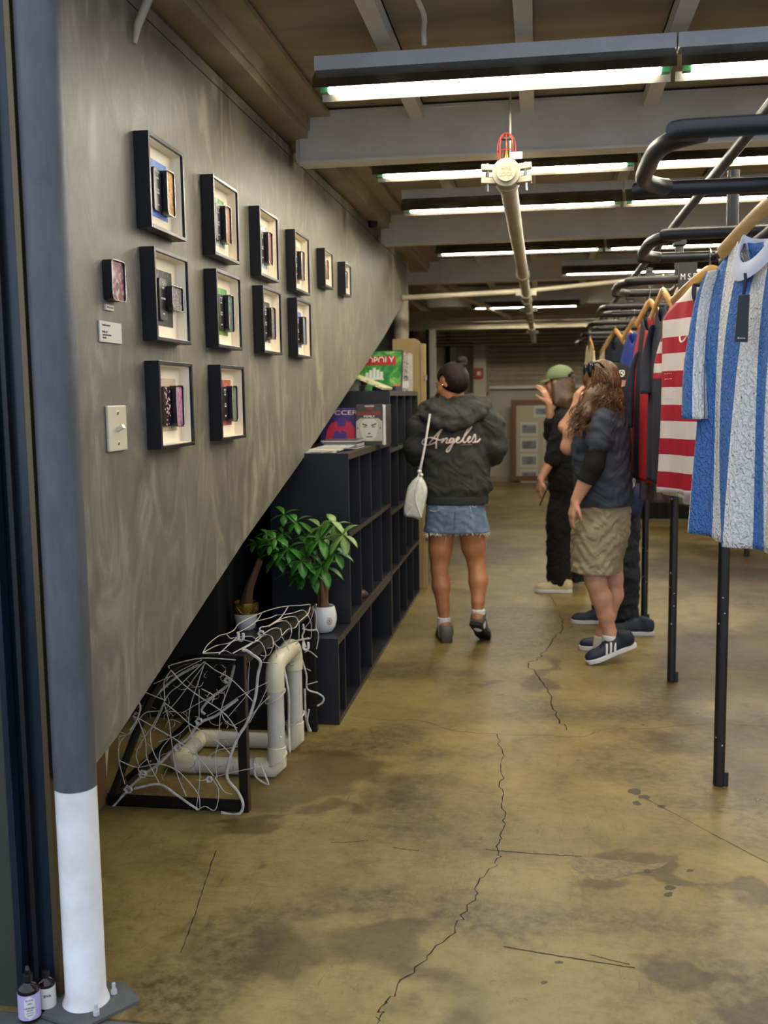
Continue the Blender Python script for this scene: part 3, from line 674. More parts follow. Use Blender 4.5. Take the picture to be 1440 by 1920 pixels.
# stacked games at left
stk = [(-1.29, -1.12, 6.30, 6.62, 0, .034, '#6f6a5c', 'lowest grey game box of the little stack beside the green board game'),
       (-1.285, -1.11, 6.31, 6.60, .035, .066, '#7d7766', 'upper grey game box of the little stack beside the green board game')]
for k, (a, b_, c, d, e, f_, col_, lb) in enumerate(stk):
    bk = thing('game_box', lb, 'box', ((a+b_)/2, (c+d)/2, zt+e))
    obj('box', MB().box(a, b_, c, d, zt+e+.001, zt+f_), M('gamecol%d' % k, col_, .6), bk, smooth=False, bev=.001)
    obj('label_square', MB().box(a+.005, a+.035, c-.0015, c, zt+e+.005, zt+f_-.005), 'cream_cloth', bk, smooth=False)
lb_ = print_mat('leaning_art', ['#cfc38a', '#e3dab0', '#8a9a5a', '#b0a070'], 5, 30)
lg = thing('flat_game_box', 'pale yellow picture box tilted in front of the green board game', 'box', (-1.0, 6.4, zt))
pA = P(674, 703, 6.45); pB = P(728, 729, 6.30)
lgb = MB().prism([(-1.17, 6.28, zt+.094), (-.965, 6.26, zt+.006), (-.95, 6.56, zt+.006), (-1.17, 6.58, zt+.094)], (.006, 0, .014))
obj('box', lgb, lb_, lg, smooth=False, bev=.001)
tag(obj('dark_game_box', MB().box(-1.085, -.93, 6.60, 6.86, zt+.001, zt+.03), M('navybox', '#141a34', .5), smooth=False), 'flat navy box lying at the foot of the green board game', 'box')
# comics on the mid unit
zm = 1.2335
yy = 5.62
c1 = thing('comic_book', 'upright comic with purple and red figure cover, left of the bald portrait book', 'book', (-1.13, yy, zm))
q0 = P(620, 818, yy); q1 = P(670, 765, yy)
pa = print_mat('comic_art', ['#b01f45', '#3a2a7a', '#c22a50', '#27205a'], 12, 16)
cx0 = q0.x-.06; cx1 = q1.x-.003
def cq(u, w, d=0): return Vector((cx0+(cx1-cx0)*u, yy+w*.03+d, zm+(q1.z-zm)*w))
obj('pages', MB().prism([cq(0, 0), cq(1, 0), cq(1, 1), cq(0, 1)], (0, .012, 0)), 'paper', c1, smooth=False)
cv = obj('cover', MB().prism([cq(0, 0, -.001), cq(1, 0, -.001), cq(1, 1, -.001), cq(0, 1, -.001)], (0, .001, 0)), M('purple', '#35265f', .45), c1, smooth=False)
def disc(cfun, pts, mat, name, par, d):
    mb = MB().add([cfun(u, w, d) for u, w in pts], [tuple(range(len(pts)))]); return obj(name, mb, mat, par, smooth=False)
M('crimson', '#b3223f', .5)
disc(cq, [(.12, .02), (.95, .02), (.93, .45), (.80, .62), (.66, .66), (.62, .52), (.48, .52), (.44, .64), (.30, .60), (.18, .42)], 'crimson', 'figure_art', cv, -.0022)
disc(cq, [(.30, .02), (.74, .02), (.70, .36), (.58, .40), (.54, .30), (.48, .40), (.38, .36)], M('violet', '#43307a', .5), 'figure_art', cv, -.003)
disc(cq, [(.46, .50), (.66, .50), (.69, .66), (.64, .76), (.50, .76), (.45, .66)], MATS['violet'], 'figure_art', cv, -.003)
text('lettering', 'SOCCER', M('pinkw', '#e6c4c9', .6), cv, basis(cq(.52, .87, -.0025), (1, 0, 0), (0, .1, 1)), .035, (cx1-cx0)*.94)
c2 = thing('picture_book', 'upright hardback with red title and grey bald face portrait cover', 'book', (-1.0, yy, zm))
yb = 5.60; q0 = P(668, 829, yb); q1 = P(716, 758, yb)
bx0 = q0.x; bx1 = q1.x
def bq(u, w, d=0): return Vector((bx0+(bx1-bx0)*u, yb+w*.02+d, zm+(q1.z-zm)*w))
obj('pages', MB().prism([bq(0, 0), bq(1, 0), bq(1, 1), bq(0, 1)], (0, .02, 0)), 'paper', c2, smooth=False)
cv = obj('cover', MB().prism([bq(0, 0, -.001), bq(1, 0, -.001), bq(1, 1, -.001), bq(0, 1, -.001)], (0, .001, 0)), M('greycover', '#3a3733', .4), c2, smooth=False)
M('facegrey', '#a5a096', .6); M('faceshade', '#55514b', .6)
disc(bq, [(.0, .10), (1, .10), (1, .58), (.85, .66), (.15, .66), (0, .58)], 'facegrey', 'portrait', cv, -.002)
disc(bq, [(.18, .56), (.15, .40), (.22, .22), (.36, .10), (.62, .10), (.76, .22), (.84, .40), (.80, .56), (.68, .64), (.32, .64)], M('facelight', '#bdb7ab', .6), 'portrait', cv, -.0028)
for pts in ([(.22, .50), (.42, .46), (.42, .50), (.24, .54)], [(.58, .46), (.78, .50), (.76, .54), (.58, .50)], [(.26, .44), (.40, .43), (.38, .46), (.28, .46)], [(.60, .43), (.74, .44), (.72, .46), (.62, .46)], [(.44, .27), (.56, .27), (.54, .30), (.46, .30)], [(.36, .19), (.64, .19), (.60, .215), (.40, .215)], [(.04, .40), (.09, .40), (.09, .44), (.04, .44)], [(.9, .40), (.95, .40), (.95, .44), (.9, .44)]):
    disc(bq, pts, 'faceshade', 'portrait_feature', cv, -.0034)
M('titlered', '#b0281f', .5)
text('lettering', 'THE\nGODFATHER', 'titlered', cv, basis(bq(.5, .84, -.0025), (1, 0, 0), (0, .1, 1)), .03, (bx1-bx0)*.9)
text('lettering', 'MAGAZINE', 'ink', cv, basis(bq(.5, .955, -.0025), (1, 0, 0), (0, .1, 1)), .012, (bx1-bx0)*.35)
text('lettering', 'FAMILY', 'ink', cv, basis(bq(.5, .70, -.0035), (1, 0, 0), (0, .1, 1)), .018, (bx1-bx0)*.42)
c3 = thing('picture_book', 'second upright white-spined book right behind the bald portrait book', 'book', (-.95, yb+.05, zm))
q0 = P(716, 829, yb+.03); q1 = P(723, 759, yb+.03)
obj('pages', MB().box(bx1+.004, bx1+.024, yb+.01, yb+.17, zm, q1.z), 'paper', c3, smooth=False)
obj('cover', MB().box(bx1+.0215, bx1+.025, yb+.005, yb+.175, zm, q1.z+.003), 'greycover', c3, smooth=False)
# magazines lying flat
mags = [(-1.115, -.935, 5.18, 5.40, .0, '#262a2a'), (-1.12, -.94, 5.19, 5.42, .009, '#1c2b2b'), (-1.11, -.935, 5.17, 5.40, .018, '#20242c'), (-1.12, -.95, 5.18, 5.41, .027, '#5a5a52'), (-1.125, -.94, 5.17, 5.42, .036, '#4a4a44')]
for k, (a, b_, c, d, e, col_) in enumerate(mags):
    mg = thing('magazine', ('lowest', 'second lowest', 'middle', 'fourth from the bottom', 'topmost')[k]+' magazine of the dark pile lying before the upright comics', 'magazine', ((a+b_)/2, (c+d)/2, zm+e), 'magazines piled before the comics')
    obj('pages', MB().box(a, b_, c, d, zm+e+.0012, zm+e+.0072), 'paper', mg, smooth=False)
    obj('cover', MB().box(a-.001, b_+.002, c-.001, d+.001, zm+e+.0072, zm+e+.0085), M('mag%d' % k, col_, .3), mg, smooth=False)
m2 = [(-1.14, -.98, 4.80, 5.02, 0, '#cfc8b4'), (-1.13, -.965, 4.86, 5.10, .007, '#d8d3c4'), (-1.10, -.945, 4.96, 5.14, .014, '#c9c9bd')]
for k, (a, b_, c, d, e, col_) in enumerate(m2):
    mg = thing('magazine', ('lowest', 'middle', 'topmost')[k]+' pale magazine of the fanned pile at the near end of the cubby unit', 'magazine', ((a+b_)/2, (c+d)/2, zm+e), 'fanned pale magazines')
    obj('pages', MB().box(a, b_, c, d, zm+e+.0006, zm+e+.0052), 'paper', mg, smooth=False)
    cvv = obj('cover', MB().box(a-.001, b_+.001, c-.001, d+.001, zm+e+.0052, zm+e+.0064), M('magp%d' % k, col_, .35), mg, smooth=False)
    if k == 0: text('lettering', 'SHOWCASE', 'inkdark', mg, basis((a+.07, c-.0012, zm+e+.003), (1, 0, 0), (0, 0, 1)), .005, .05)
tag(obj('sticky_note', MB().box(-1.03, -.99, 4.79, 4.83, zm+.0075, zm+.0085), M('noteyellow', '#d8c060', .6), smooth=False), 'yellow note on the pale magazines at the shelf corner', 'note')

# ================================================================= soccer goals with net
g = thing('steel_goal', 'black steel mini goal frame draped in tangled white net under the partition', 'goal', (-1.3, 3.9, 0))
def bar(a, b, w=.034, mat='steelblk', par=None, name='frame_bar'):
    a = Vector(a); b = Vector(b); d = b-a; x = d.normalized(); u = Vector((0, 0, 1)) if abs(x.z) < .9 else Vector((1, 0, 0)); y = x.cross(u).normalized(); z = x.cross(y)
    return obj(name, MB().obox((a+b)/2, (x, y, z), (d.length/2, w/2, w/2)), mat, par or g, smooth=False, bev=.002)
yn, yf = 3.445, 4.35
for yq, xp in ((yn, -1.06), (yf, -1.005)):
    bar((xp, yq, 0), (xp, yq, .585), name='post')
    bar((xp-.018, yq, .018), (-1.585, yq, .018), name='ground_bar')
    if yq == yn: bar((xp-.018, yq, .567), (-1.22, yq, .567), name='top_stub')
    if yq == yn: obj('back_bar', MB().tube(catmull([(-1.22, yq, .567), (-1.30, yq, .545), (-1.38, yq, .46), (-1.46, yq, .30), (-1.575, yq, .03)], 5), .016, 8), 'steelblk', g)
bar((-1.06, yn+.017, .567), (-1.005, yf-.017, .567), .036, name='crossbar')
bar((-1.585, yn+.017, .018), (-1.585, yf-.017, .018), name='rear_ground_bar')
mb = MB(); rnd = random.Random(5)
def strand(pts, r, kk=5): mb.tube(catmull(pts, kk), r*(.78 if r < .004 else .9), 6)
def c5(x, y): return (380+x/6, 1100+y/6)
Ts = [([(0,745),(60,650),(180,555),(270,530),(350,490),(410,415),(560,340),(670,290),(830,240),(965,218),(1100,210),(1200,200)], .0022), ([(670,290),(600,390),(490,470),(380,520)], .0022),
 ([(600,390),(760,350),(830,320),(900,315),(1000,300),(1130,265),(1190,330)], .0022), ([(965,218),(900,320),(850,370),(740,440),(650,460),(640,510)], .0028),
 ([(740,440),(850,380),(960,340),(1050,345),(1085,420)], .0024), ([(740,450),(830,400),(930,385),(990,440),(1000,520)], .0024), ([(690,525),(790,470),(870,475),(890,550)], .0024),
 ([(590,610),(620,570),(720,540),(780,570),(795,650)], .0024), ([(440,710),(560,630),(640,615),(690,680)], .0026), ([(265,530),(310,580),(380,570),(540,560),(600,590)], .0024),
 ([(180,760),(330,620),(400,560),(390,510)], .0026), ([(0,745),(150,665),(280,640),(370,605),(460,600),(580,630)], .0022), ([(895,545),(960,480),(1040,460),(1080,400),(1180,310),(1210,230)], .0026), ([(0,750),(180,740),(250,720),(320,750)], .0024), ([(440,710),(620,600),(690,525)], .0026), ([(340,750),(430,700),(560,630)],.003)]
for pts, r in Ts: strand([FL(*c5(x, y), .603+rnd.uniform(-.004, .006)) for x, y in pts], r)
# strands falling in front of the crossbar
Fs = [([(1200,200),(1260,260),(1280,350),(1275,460),(1300,520),(1300,600),(1280,700)], .003, 4.33), ([(1190,330),(1220,420),(1220,560),(1200,590)], .0022, 4.2), ([(1085,420),(1080,600),(1050,650)], .0024, 4.0), ([(1000,520),(960,650)], .0024, 3.9),
 ([(890,550),(850,600),(800,630),(790,680),(700,700),(560,760)], .0022, 3.7), ([(795,650),(760,750),(700,780),(650,770)], .0022, 3.6), ([(690,680),(710,770),(680,830)], .0026, 3.5), ([(970,640),(1050,610),(1200,580)], .0042, 3.95), ([(1130,420),(1140,500),(1120,560),(1160,680)], .0042, 4.1),
 ([(1120,470),(1200,490),(1280,485)], .0042, 4.25), ([(800,640),(870,690),(940,660)], .0026, 3.75), ([(820,630),(830,760),(830,870)], .0018, 3.8), ([(650,850),(840,865)], .0018, 3.6), ([(530,820),(515,1000),(510,1190)], .0018, 3.5), ([(1145,740),(1200,725),(1290,795)], .0028, 4.3), ([(890,560),(940,650),(970,720)], .002, 3.8), ([(1240,220),(1240,300),(1200,400),(1150,460)], .002, 4.2)]
for pts, r, Y in Fs: strand([P(*c5(x, y), Y) for x, y in pts], r)
def c7(x, y): return (180+x*.3194, 1100+y*.3194)
Ss = [([(635,440),(700,490),(790,540),(900,650),(930,690)], .0024), ([(440,490),(510,570),(600,640),(735,730),(800,800),(840,880)], .0026), ([(400,680),(470,735),(550,805),(640,860),(700,900),(770,960),(800,1010)], .0026), ([(245,770),(440,880),(500,920),(560,960),(600,1000),(650,1060),(690,1110)], .0026),
 ([(135,1020),(240,1060),(360,1040),(460,1070),(530,1130),(600,1220),(610,1300)], .0026), ([(640,440),(600,560),(555,700),(545,810),(570,900),(610,1080),(590,1300)], .0022), ([(400,680),(430,800),(440,880),(470,1080),(530,1230)], .0022), ([(245,770),(290,900),(300,1010),(370,1150)], .0024),
 ([(800,540),(735,720),(720,900),(700,1000),(710,1120)], .0022), ([(440,490),(400,560),(400,680),(350,800),(320,850),(330,950),(370,1040)], .0024), ([(635,440),(500,570),(420,640),(340,800),(240,960),(250,1050)], .0024),
 ([(500,745),(610,680),(700,640)], .0018), ([(390,745),(450,700),(560,560),(640,450)], .0018), ([(620,430),(500,490),(450,520),(340,570)], .002), ([(240,600),(400,665)], .0024), ([(225,1185),(370,1160),(470,1220),(540,1270),(600,1310)], .0052), ([(600,1310),(640,1290),(700,1310),(720,1200),(680,1120)], .0024),
 ([(135,890),(135,1020),(170,1160)], .0024), ([(135,880),(200,860),(240,800),(290,740),(370,730)], .0024), ([(245,770),(200,850),(150,900),(130,960)], .0026), ([(700,1120),(750,1200),(800,1220)], .0024), ([(730,725),(760,790),(830,830)], .0022), ([(550,805),(480,870),(370,910)], .0022), ([(440,880),(380,960),(370,1040)], .0024), ([(300,1010),(250,1060),(270,1100),(340,1110),(360,1060)], .0028),
 ([(430,480),(440,460),(620,420),(820,430)], .003), ([(220,640),(260,700),(240,780),(200,840)], .004), ([(620,600),(690,640),(680,680)], .0022), ([(605,600),(605,780)], .0018), ([(640,1010),(720,960),(830,940)], .0018), ([(700,1115),(850,1080),(1000,1050)], .0018), ([(650,760),(760,700),(850,640),(1010,560)], .0016), ([(800,820),(900,760),(1020,640)], .0016), ([(900,800),(960,700),(1020,650)], .0016), ([(780,760),(900,620)],.0016)]
for pts, r in Ss:
    n_ = len(pts); strand([P(*c7(x, y), 3.405+rnd.uniform(-.004, .012)) for x, y in pts], r)
Rs = [([(835,660),(780,700),(700,760),(610,800),(540,890),(470,940),(370,1040),(270,1110),(180,1200),(100,1290),(50,1305)], .0058, 3.43), ([(820,430),(790,550),(760,590),(680,650),(620,720),(640,750)], .0055, 3.5), ([(630,440),(560,480),(460,540),(330,660),(250,760),(220,820),(200,880),(170,1050)], .0056, 3.5)]
for pts, r, Y in Rs: strand([P(*c7(x, y), Y) for x, y in pts], r)
strand([P(*c7(x, y), 3.41) for x, y in [(860,372),(885,376),(920,400),(965,440),(950,520),(935,650),(890,790),(830,890),(785,1010),(770,1120),(830,1200),(862,1270),(850,1325),(800,1340),(735,1325)]], .0062)
for pts, r, Y in [([(1210,430),(1235,520),(1240,600),(1300,625),(1335,650),(1330,680),(1300,700)], .0045, 4.25), ([(1225,600),(1230,760),(1250,850)], .006, 4.3), ([(1250,720),(1240,790),(1262,850)], .005, 4.28), ([(1240,575),(1300,558)], .003, 4.25), ([(1235,480),(1262,495)], .002, 4.25), ([(930,1040),(935,1110),(1000,1160),(1010,1150),(980,1080),(965,1040)], .0045, 3.70), ([(1020,560),(960,690),(900,780)], .002, 3.66)]:
    strand([P(*c7(x, y), Y) for x, y in pts], r)
# frayed wisps
for _ in range(70):
    x = rnd.uniform(150, 830); y = rnd.uniform(470, 1150)
    if x+y*1.0 < 900: continue
    a = rnd.uniform(0, 6.28); L = rnd.uniform(25, 110); pts = [(x+L*k/3*math.cos(a+.5*k)+rnd.uniform(-8, 8), y+L*k/3*math.sin(a+.5*k)) for k in range(4)]
    strand([P(*c7(px_, py_), 3.44+rnd.uniform(0, .3)) for px_, py_ in pts], .0013, 3)
for x, y, Y, r in [(605, 790, 3.42, .012), (275, 1100, 3.42, .014), (190, 1190, 3.42, .014), (665, 1130, 3.40, .011), (480, 945, 3.42, .012), (770, 550, 3.48, .010), (970, 275, 3.55, .011), (240, 760, 3.5, .014), (205, 900, 3.5, .014)]:
    q = P(*c7(x, y), Y)
    for k in range(4): mb.tube([q+Vector((r*math.cos(t_*1.05+k), .5*r*math.sin(t_*2+k), r*math.sin(t_*1.05+k)*(.7+.1*k))) for t_ in range(6)], .0036, 6, True)
nt = obj('net', mb, 'rope', g); nt['label'] = 'knotted white rope net'
mb = MB()
for x, y in ((850, 290), (1232, 345)):
    q = [P(*c7(x+a, y+b), 3.62 if x < 1000 else 4.0) for a, b in ((-14, -18), (-14, 14), (0, 26), (14, 14), (14, -18))]; mb = MB().tube(catmull(q, 4), .0055, 8); obj('net_clip', mb, 'ceramic', g)
# PVC goal
g2 = thing('plastic_pipe_goal', 'small goal of white plastic pipe standing half inside the black steel goal', 'goal', (-1.2, 3.92, 0))
R = .034; zc = R+.001
y0, y1 = 3.79, 4.10; xf = -1.03; xb_ = -1.455; zt_ = .455
def pip(a, b, name='pipe', m='pvc'): return obj(name, MB().tube([a, b], R, 24), m, g2)
for yq in (y0, y1):
    pip((xf, yq, zc+.07), (xf, yq, zt_-.07), 'upright'); pip((xf-.07, yq, zc), (xb_+.06, yq, zc), 'ground_pipe')
    obj('elbow_joint', MB().tube([(xf, yq, zc+.09), (xf, yq, zc+.012), (xf-.012, yq, zc), (xf-.09, yq, zc)], R+.004, 24), 'pvc_joint', g2, bev=.002)
obj('elbow_joint', MB().tube(catmull([(xf, y0, zt_-.10), (xf, y0, zt_-.045), (xf, y0+.035, zt_), (xf, (y0+y1)/2, zt_+.004), (xf, y1-.035, zt_), (xf, y1, zt_-.045), (xf, y1, zt_-.10)], 6), R+.004, 24), 'pvc_joint', g2)
obj('rear_joint', MB().tube([(xb_+.09, y0, zc), (xb_+.015, y0, zc), (xb_, y0+.015, zc), (xb_, y0+.09, zc)], R+.003, 24), 'pvc_joint', g2)
obj('rear_joint', MB().tube([(xb_+.09, y1, zc), (xb_+.015, y1, zc), (xb_, y1-.015, zc), (xb_, y1-.09, zc)], R+.003, 24), 'pvc_joint', g2)
obj('rear_pipe', MB().tube([(xb_, y0+.08, zc), (xb_, y1-.08, zc)], R, 24), 'pvc', g2)
q = (P(545, 1245, 3.9)); mk = MB()
for a in ([(540, 1247), (550, 1240)], [(541, 1244), (546, 1249), (550, 1247)]): mk.tube([PXX(x, y, xf+R+.0035) for x, y in a], .0012, 5)
obj('pen_mark', mk, 'inkdark', g2)
for yq, z in ((y0, .17), (y0, .40)): obj('bolt', MB().sphere((xf+R*.7, yq-R*.7, z), .005, 8, 6), 'ceramic', g2)
mb = MB()
for z, yq in ((.33, y0), (.075, y0), (.14, y1)):
    mb.tube([(xf+(R+.006)*math.cos(a*.524), yq+(R+.006)*math.sin(a*.524), z+.025*math.sin(a*.524+1)) for a in range(12)], .0035, 6, True)
mb.tube(catmull([(xf+.03, y0+.03, .44), (xf+.05, y0+.02, .33), (xf+.04, y0+.05, .2), (xf+.045, y0+.03, .09)], 6), .0042, 6)
obj('tied_rope', mb, 'rope', g2)
tag(obj('wood_stud', MB().box(-1.66, -1.60, 3.36, 3.46, 0, .70), M('brown_wood', '#7d5630', .6), smooth=False), 'brown wooden stud standing on the floor behind the column under the partition', 'post')
tag(obj('plastic_tube', MB().tube([(-1.72, 3.64, .002), (-1.665, 3.62, .40)], .032, 20), 'pvc_joint'), 'cream plastic tube leaning beside the wooden stud under the partition', 'tube')

# ================================================================= money trees
def leaflet(mb, o, d, up, L, w, droop=.5, n=7):
    d = Vector(d).normalized(); side = d.cross(Vector(up)).normalized(); nrm = side.cross(d).normalized()
    prof = [0, .45, .82, 1, .92, .6, .0]; vs = []; p = Vector(o); dd = d.copy()
    for i in range(n):
        u = i/(n-1); ww = w*prof[i]
        vs += [p+side*ww+nrm*ww*.35, p.copy(), p-side*ww+nrm*ww*.35]
        dd = (dd+Vector((0, 0, -1))*droop/n).normalized(); p = p+dd*(L/(n-1))
    fs = []
    for i in range(n-1):
        for j in (0, 1): fs.append((3*i+j, 3*i+j+1, 3*i+j+4, 3*i+j+3))
    k = len(mb.v); mb.add(vs, fs)
def palmate(par, c, out, L, n, seed, mat='leaf', droop=.9):
    rnd = random.Random(seed); mb = MB(); out = Vector(out).normalized()
    a = out.orthogonal().normalized(); b = out.cross(a)
    for k in range(n):
        th = 2*math.pi*k/n+rnd.uniform(-.2, .2); d = a*math.cos(th)+b*math.sin(th)+out*.35
        d.z -= .25
        leaflet(mb, c, d, Vector((0, 0, 1)) if abs(d.normalized().z) < .9 else out, L*rnd.uniform(.75, 1.1), L*.19, droop)
    o = obj('leaf', mb, mat, par, smooth=True); s_ = o.modifiers.new('solid', 'SOLIDIFY'); s_.thickness = .0006
    return o
def c3b(x, y): return (500+x*.1302, 940+y*.1302)
p1 = thing('potted_plant', 'bushy money tree in a round white pot with a flower emblem', 'plant', (-1.0, 4.575, .4055))
pc = Vector((-1.0, 4.575, .4055))
pot = obj('pot', MB().lathe(pc, [(.028, 0), (.042, .006), (.056, .03), (.0625, .06), (.061, .09), (.053, .121), (.050, .126), (.046, .121), (.048, .100)], 40), 'ceramic', p1)
obj('soil', MB().lathe(pc, [(.001, .105), (.043, .105)], 24), 'soil', p1)
# flower emblem on the pot
ed = Vector((.62, -.78, 0)).normalized(); ec = pc+Vector((ed.x*.062, ed.y*.062, .062)); er = Vector((-ed.y, ed.x, 0))
for k in range(6):
    a = k*math.pi/3; q = ec+er*math.cos(a)*.0095+Vector((0, 0, 1))*math.sin(a)*.0125
    obj('emblem_petal', MB().tube([q+er*.0048*math.cos(b*.785)+Vector((0, 0, .0055*math.sin(b*.785)))+ed*(.0004-abs(math.cos(a))*.001) for b in range(8)], .0009, 5, True), 'brownleather', pot)
obj('emblem_centre', MB().lathe(ec-ed*.0004, [(.0042, 0), (.0030, .0012)], 12, ed), 'brownleather', pot)
for dx, dy, lx in ((-.014, 0, -.02), (.010, .005, .006), (.0, -.012, -.012)):
    b0 = pc+Vector((dx, dy, .10)); obj('trunk', MB().tube(catmull([b0, b0+Vector((0, 0, .05)), b0+Vector((lx*.4-.0, 0, .12)), b0+Vector((lx, 0, .20))], 4), [.017]*4+[.013]*4+[.010]*5, 10), 'bark', p1)
top = pc+Vector((-.01, 0, .27))
cl = [((760,540),4.50,1),((500,860),4.47,1),((800,930),4.48,1),((650,470),4.62,1),((980,350),4.58,2),((1100,480),4.52,2),((255,190),4.62,1),((430,290),4.60,1),((165,765),4.55,1),((985,740),4.50,1),((310,670),4.52,1),((640,1010),4.56,1),((770,370),4.6,2),((90,560),4.62,1),((900,640),4.6,1),((560,620),4.63,1),((480,1020),4.6,1)]
mbst = MB()
for i, ((x, y), Y, kd) in enumerate(cl):
    c_ = P(*c3b(x, y), Y); out = (c_-top); out = Vector((out.x*.6+.1, -.55+out.y*2, .55)); palmate(p1, c_, out, (.115 if i not in (6, 7) else .09), 6 if i % 3 else 5, i+3, 'leaf' if kd == 1 else 'leaf_pale')
    mid = (top+c_)/2+Vector((0, 0, .03)); mbst.tube(catmull([top-Vector((0, 0, .06)), mid, c_], 5), .0017, 5)
obj('stems', mbst, 'stem', p1)
p2 = thing('potted_plant', 'bare-trunked money tree in a gold and white pot, left of the bushier plant', 'plant', (-1.385, 4.60, .4055))
pc = Vector((-1.385, 4.60, .4055)); rr = .058
obj('pot', MB().lathe(pc, [(.036, 0), (.044, .008), (.052, .045), (.056, .075), (.057, .079)], 36), 'ceramic', p2)
mb = MB().lathe(pc, [(.0575, .079), (rr, .085), (rr+.003, .125), (rr+.002, .132), (rr-.004, .132), (rr-.008, .11)], 36)
gb_ = obj('gold_band', mb, M('gold_glaze', '#8f7430', .25, .8), p2); gb_['label'] = 'embossed gold upper band of the pot'
mb = MB()
for sgn in (1, -1):
    for k in range(20):
        mb.tube([pc+Vector(((rr+.0022)*math.cos(a), (rr+.0022)*math.sin(a), .086+.038*q_)) for q_ in (0, .33, .66, 1) for a in [k*math.pi/10+sgn*q_*.55]], .0009, 4)
obj('lattice_relief', mb, 'gold_glaze', gb_)
obj('soil', MB().lathe(pc, [(.001, .115), (rr-.006, .115)], 24), 'soil', p2)
tp = P(486, 1047, 4.6); b0 = pc+Vector((-.0, 0, .115))
for k, (dx, dy) in enumerate(((0, 0), (.012, .008), (-.010, .006))):
    obj('trunk', MB().tube(catmull([b0+Vector((dx, dy, 0)), b0.lerp(tp, .4)+Vector((dx*.7-.008, dy, 0)), tp+Vector((dx*.6, dy, -.01*k))], 5), [.019-.001*j_ for j_ in range(11)], 9), 'bark', p2)
mbst = MB()
for i, (x, y, Y) in enumerate([(516, 1010, 4.5), (500, 1000, 4.55), (520, 1035, 4.52), (492, 1015, 4.6), (508, 1022, 4.48), (478, 1018, 4.62), (530, 1000, 4.6)]):
    c_ = P(x, y, Y); palmate(p2, c_, (c_.x-tp.x, -.4, .6), .062, 5, i+60, 'leaf', .7); mbst.tube(catmull([tp, (tp+c_)/2+Vector((0, 0, .015)), c_], 4), .0015, 5)
obj('stems', mbst, 'stem', p2)

# ================================================================= bottles at the doorway
def bottle(label, c, r, H, lab, dropper=False):
    b = thing('amber_bottle', label, 'bottle', c); c = Vector(c)
    obj('glass_body', MB().lathe(c, [(r*.9, 0), (r, .004), (r, H*.60), (r*.93, H*.66), (r*.62, H*.72), (r*.40, H*.75), (r*.40, H*.80)], 32), 'amber', b)
    l = obj('label_sticker', MB().lathe(c, [(r+.0006, H*.07), (r+.0006, H*.56)], 32), lab, b)
    obj('cap', MB().lathe(c, [(r*.46, H*.78), (r*.46, H*.90), (r*.42, H*.905)], 20), 'blk', b)
    if dropper: obj('dropper_bulb', MB().lathe(c, [(r*.28, H*.9), (r*.26, H*.97), (r*.16, H*1.05), (.001, H*1.07)], 16), 'blk_gloss', b)
    return b, l
q = FL(57, 1909); q = Vector((q.x-.004, q.y-.03+.004, 0)); bq1 = Vector((-1.2285, 2.166, 0))
b1, l1 = bottle('brown lavender oil dropper bottle with lilac label at the doorway corner', bq1, .026, .128, 'lavender', True)
fd = Vector((.5, -.86, 0)).normalized(); sd = Vector((.86, .5, 0)).normalized(); lc = bq1+fd*.0272
hexp = [(-.013, .013), (-.013, .053), (0, .064), (.013, .053), (.013, .013), (0, .003)]
def onlab(u, w, d=0):
    a = u/.0272; return bq1+(fd*math.cos(a)+sd*math.sin(a))*(.0270+d)+Vector((0, 0, .008+w))
mb = MB(); hx = []
for i in range(6):
    a, b_ = hexp[i], hexp[(i+1) % 6]
    for k in range(5): hx.append((a[0]+(b_[0]-a[0])*k/5, a[1]+(b_[1]-a[1])*k/5))
vs = [onlab(u, w, .0002) for u, w in hx]; ws = sorted(set(round(w, 5) for u, w in hx))
mbp = MB()
for k in range(12):      # curved white hexagon panel in slices
    pass
def hexw(w): return .013 if .013 <= w <= .053 else (.013*(w-.003)/.010 if w < .013 else .013*(.064-w)/.011)
mbp.grid(lambda u, v_: onlab((u*2-1)*hexw(.003+.061*v_), .003+.061*v_, .0003), 10, 24)
hp = obj('label_panel', mbp, 'paper', l1, smooth=True)
for tx, w, sz, wd in (('S I V A', .053, .006, .017), ('Lavender', .034, .006, .024), ('Essential Oil', .0275, .003, .014), ('Made with real lavender', .021, .002, .017), ('100% Natural', .015, .002, .013)):
    text('lettering', tx, M('plumink', '#3f3550', .6), hp, basis(onlab(0, w, .0012), sd, (0, 0, 1)), sz, wd, ext=.0004)
mb = MB()
for k in range(7): mb.tube([onlab(-.005+k*.0017, .043+(k % 3)*.0012, .0012), onlab(-.002+k*.0012, .045+(k % 2)*.001, .0012)], .0006, 4)
obj('sprig_mark', mb, 'plumink', hp)
b2, l2 = bottle('second smaller brown bottle with grey label, behind the lavender bottle', (-1.2065, 2.2125, 0), .021, .108, 'cardwhite')
text('lettering', 'SIVA', 'inkdark', l2, basis(Vector((-1.2065, 2.2125, .042))+Vector((.5, -.86, 0)).normalized()*.0223, (.86, .5, 0), (0, 0, 1)), .009, .018)

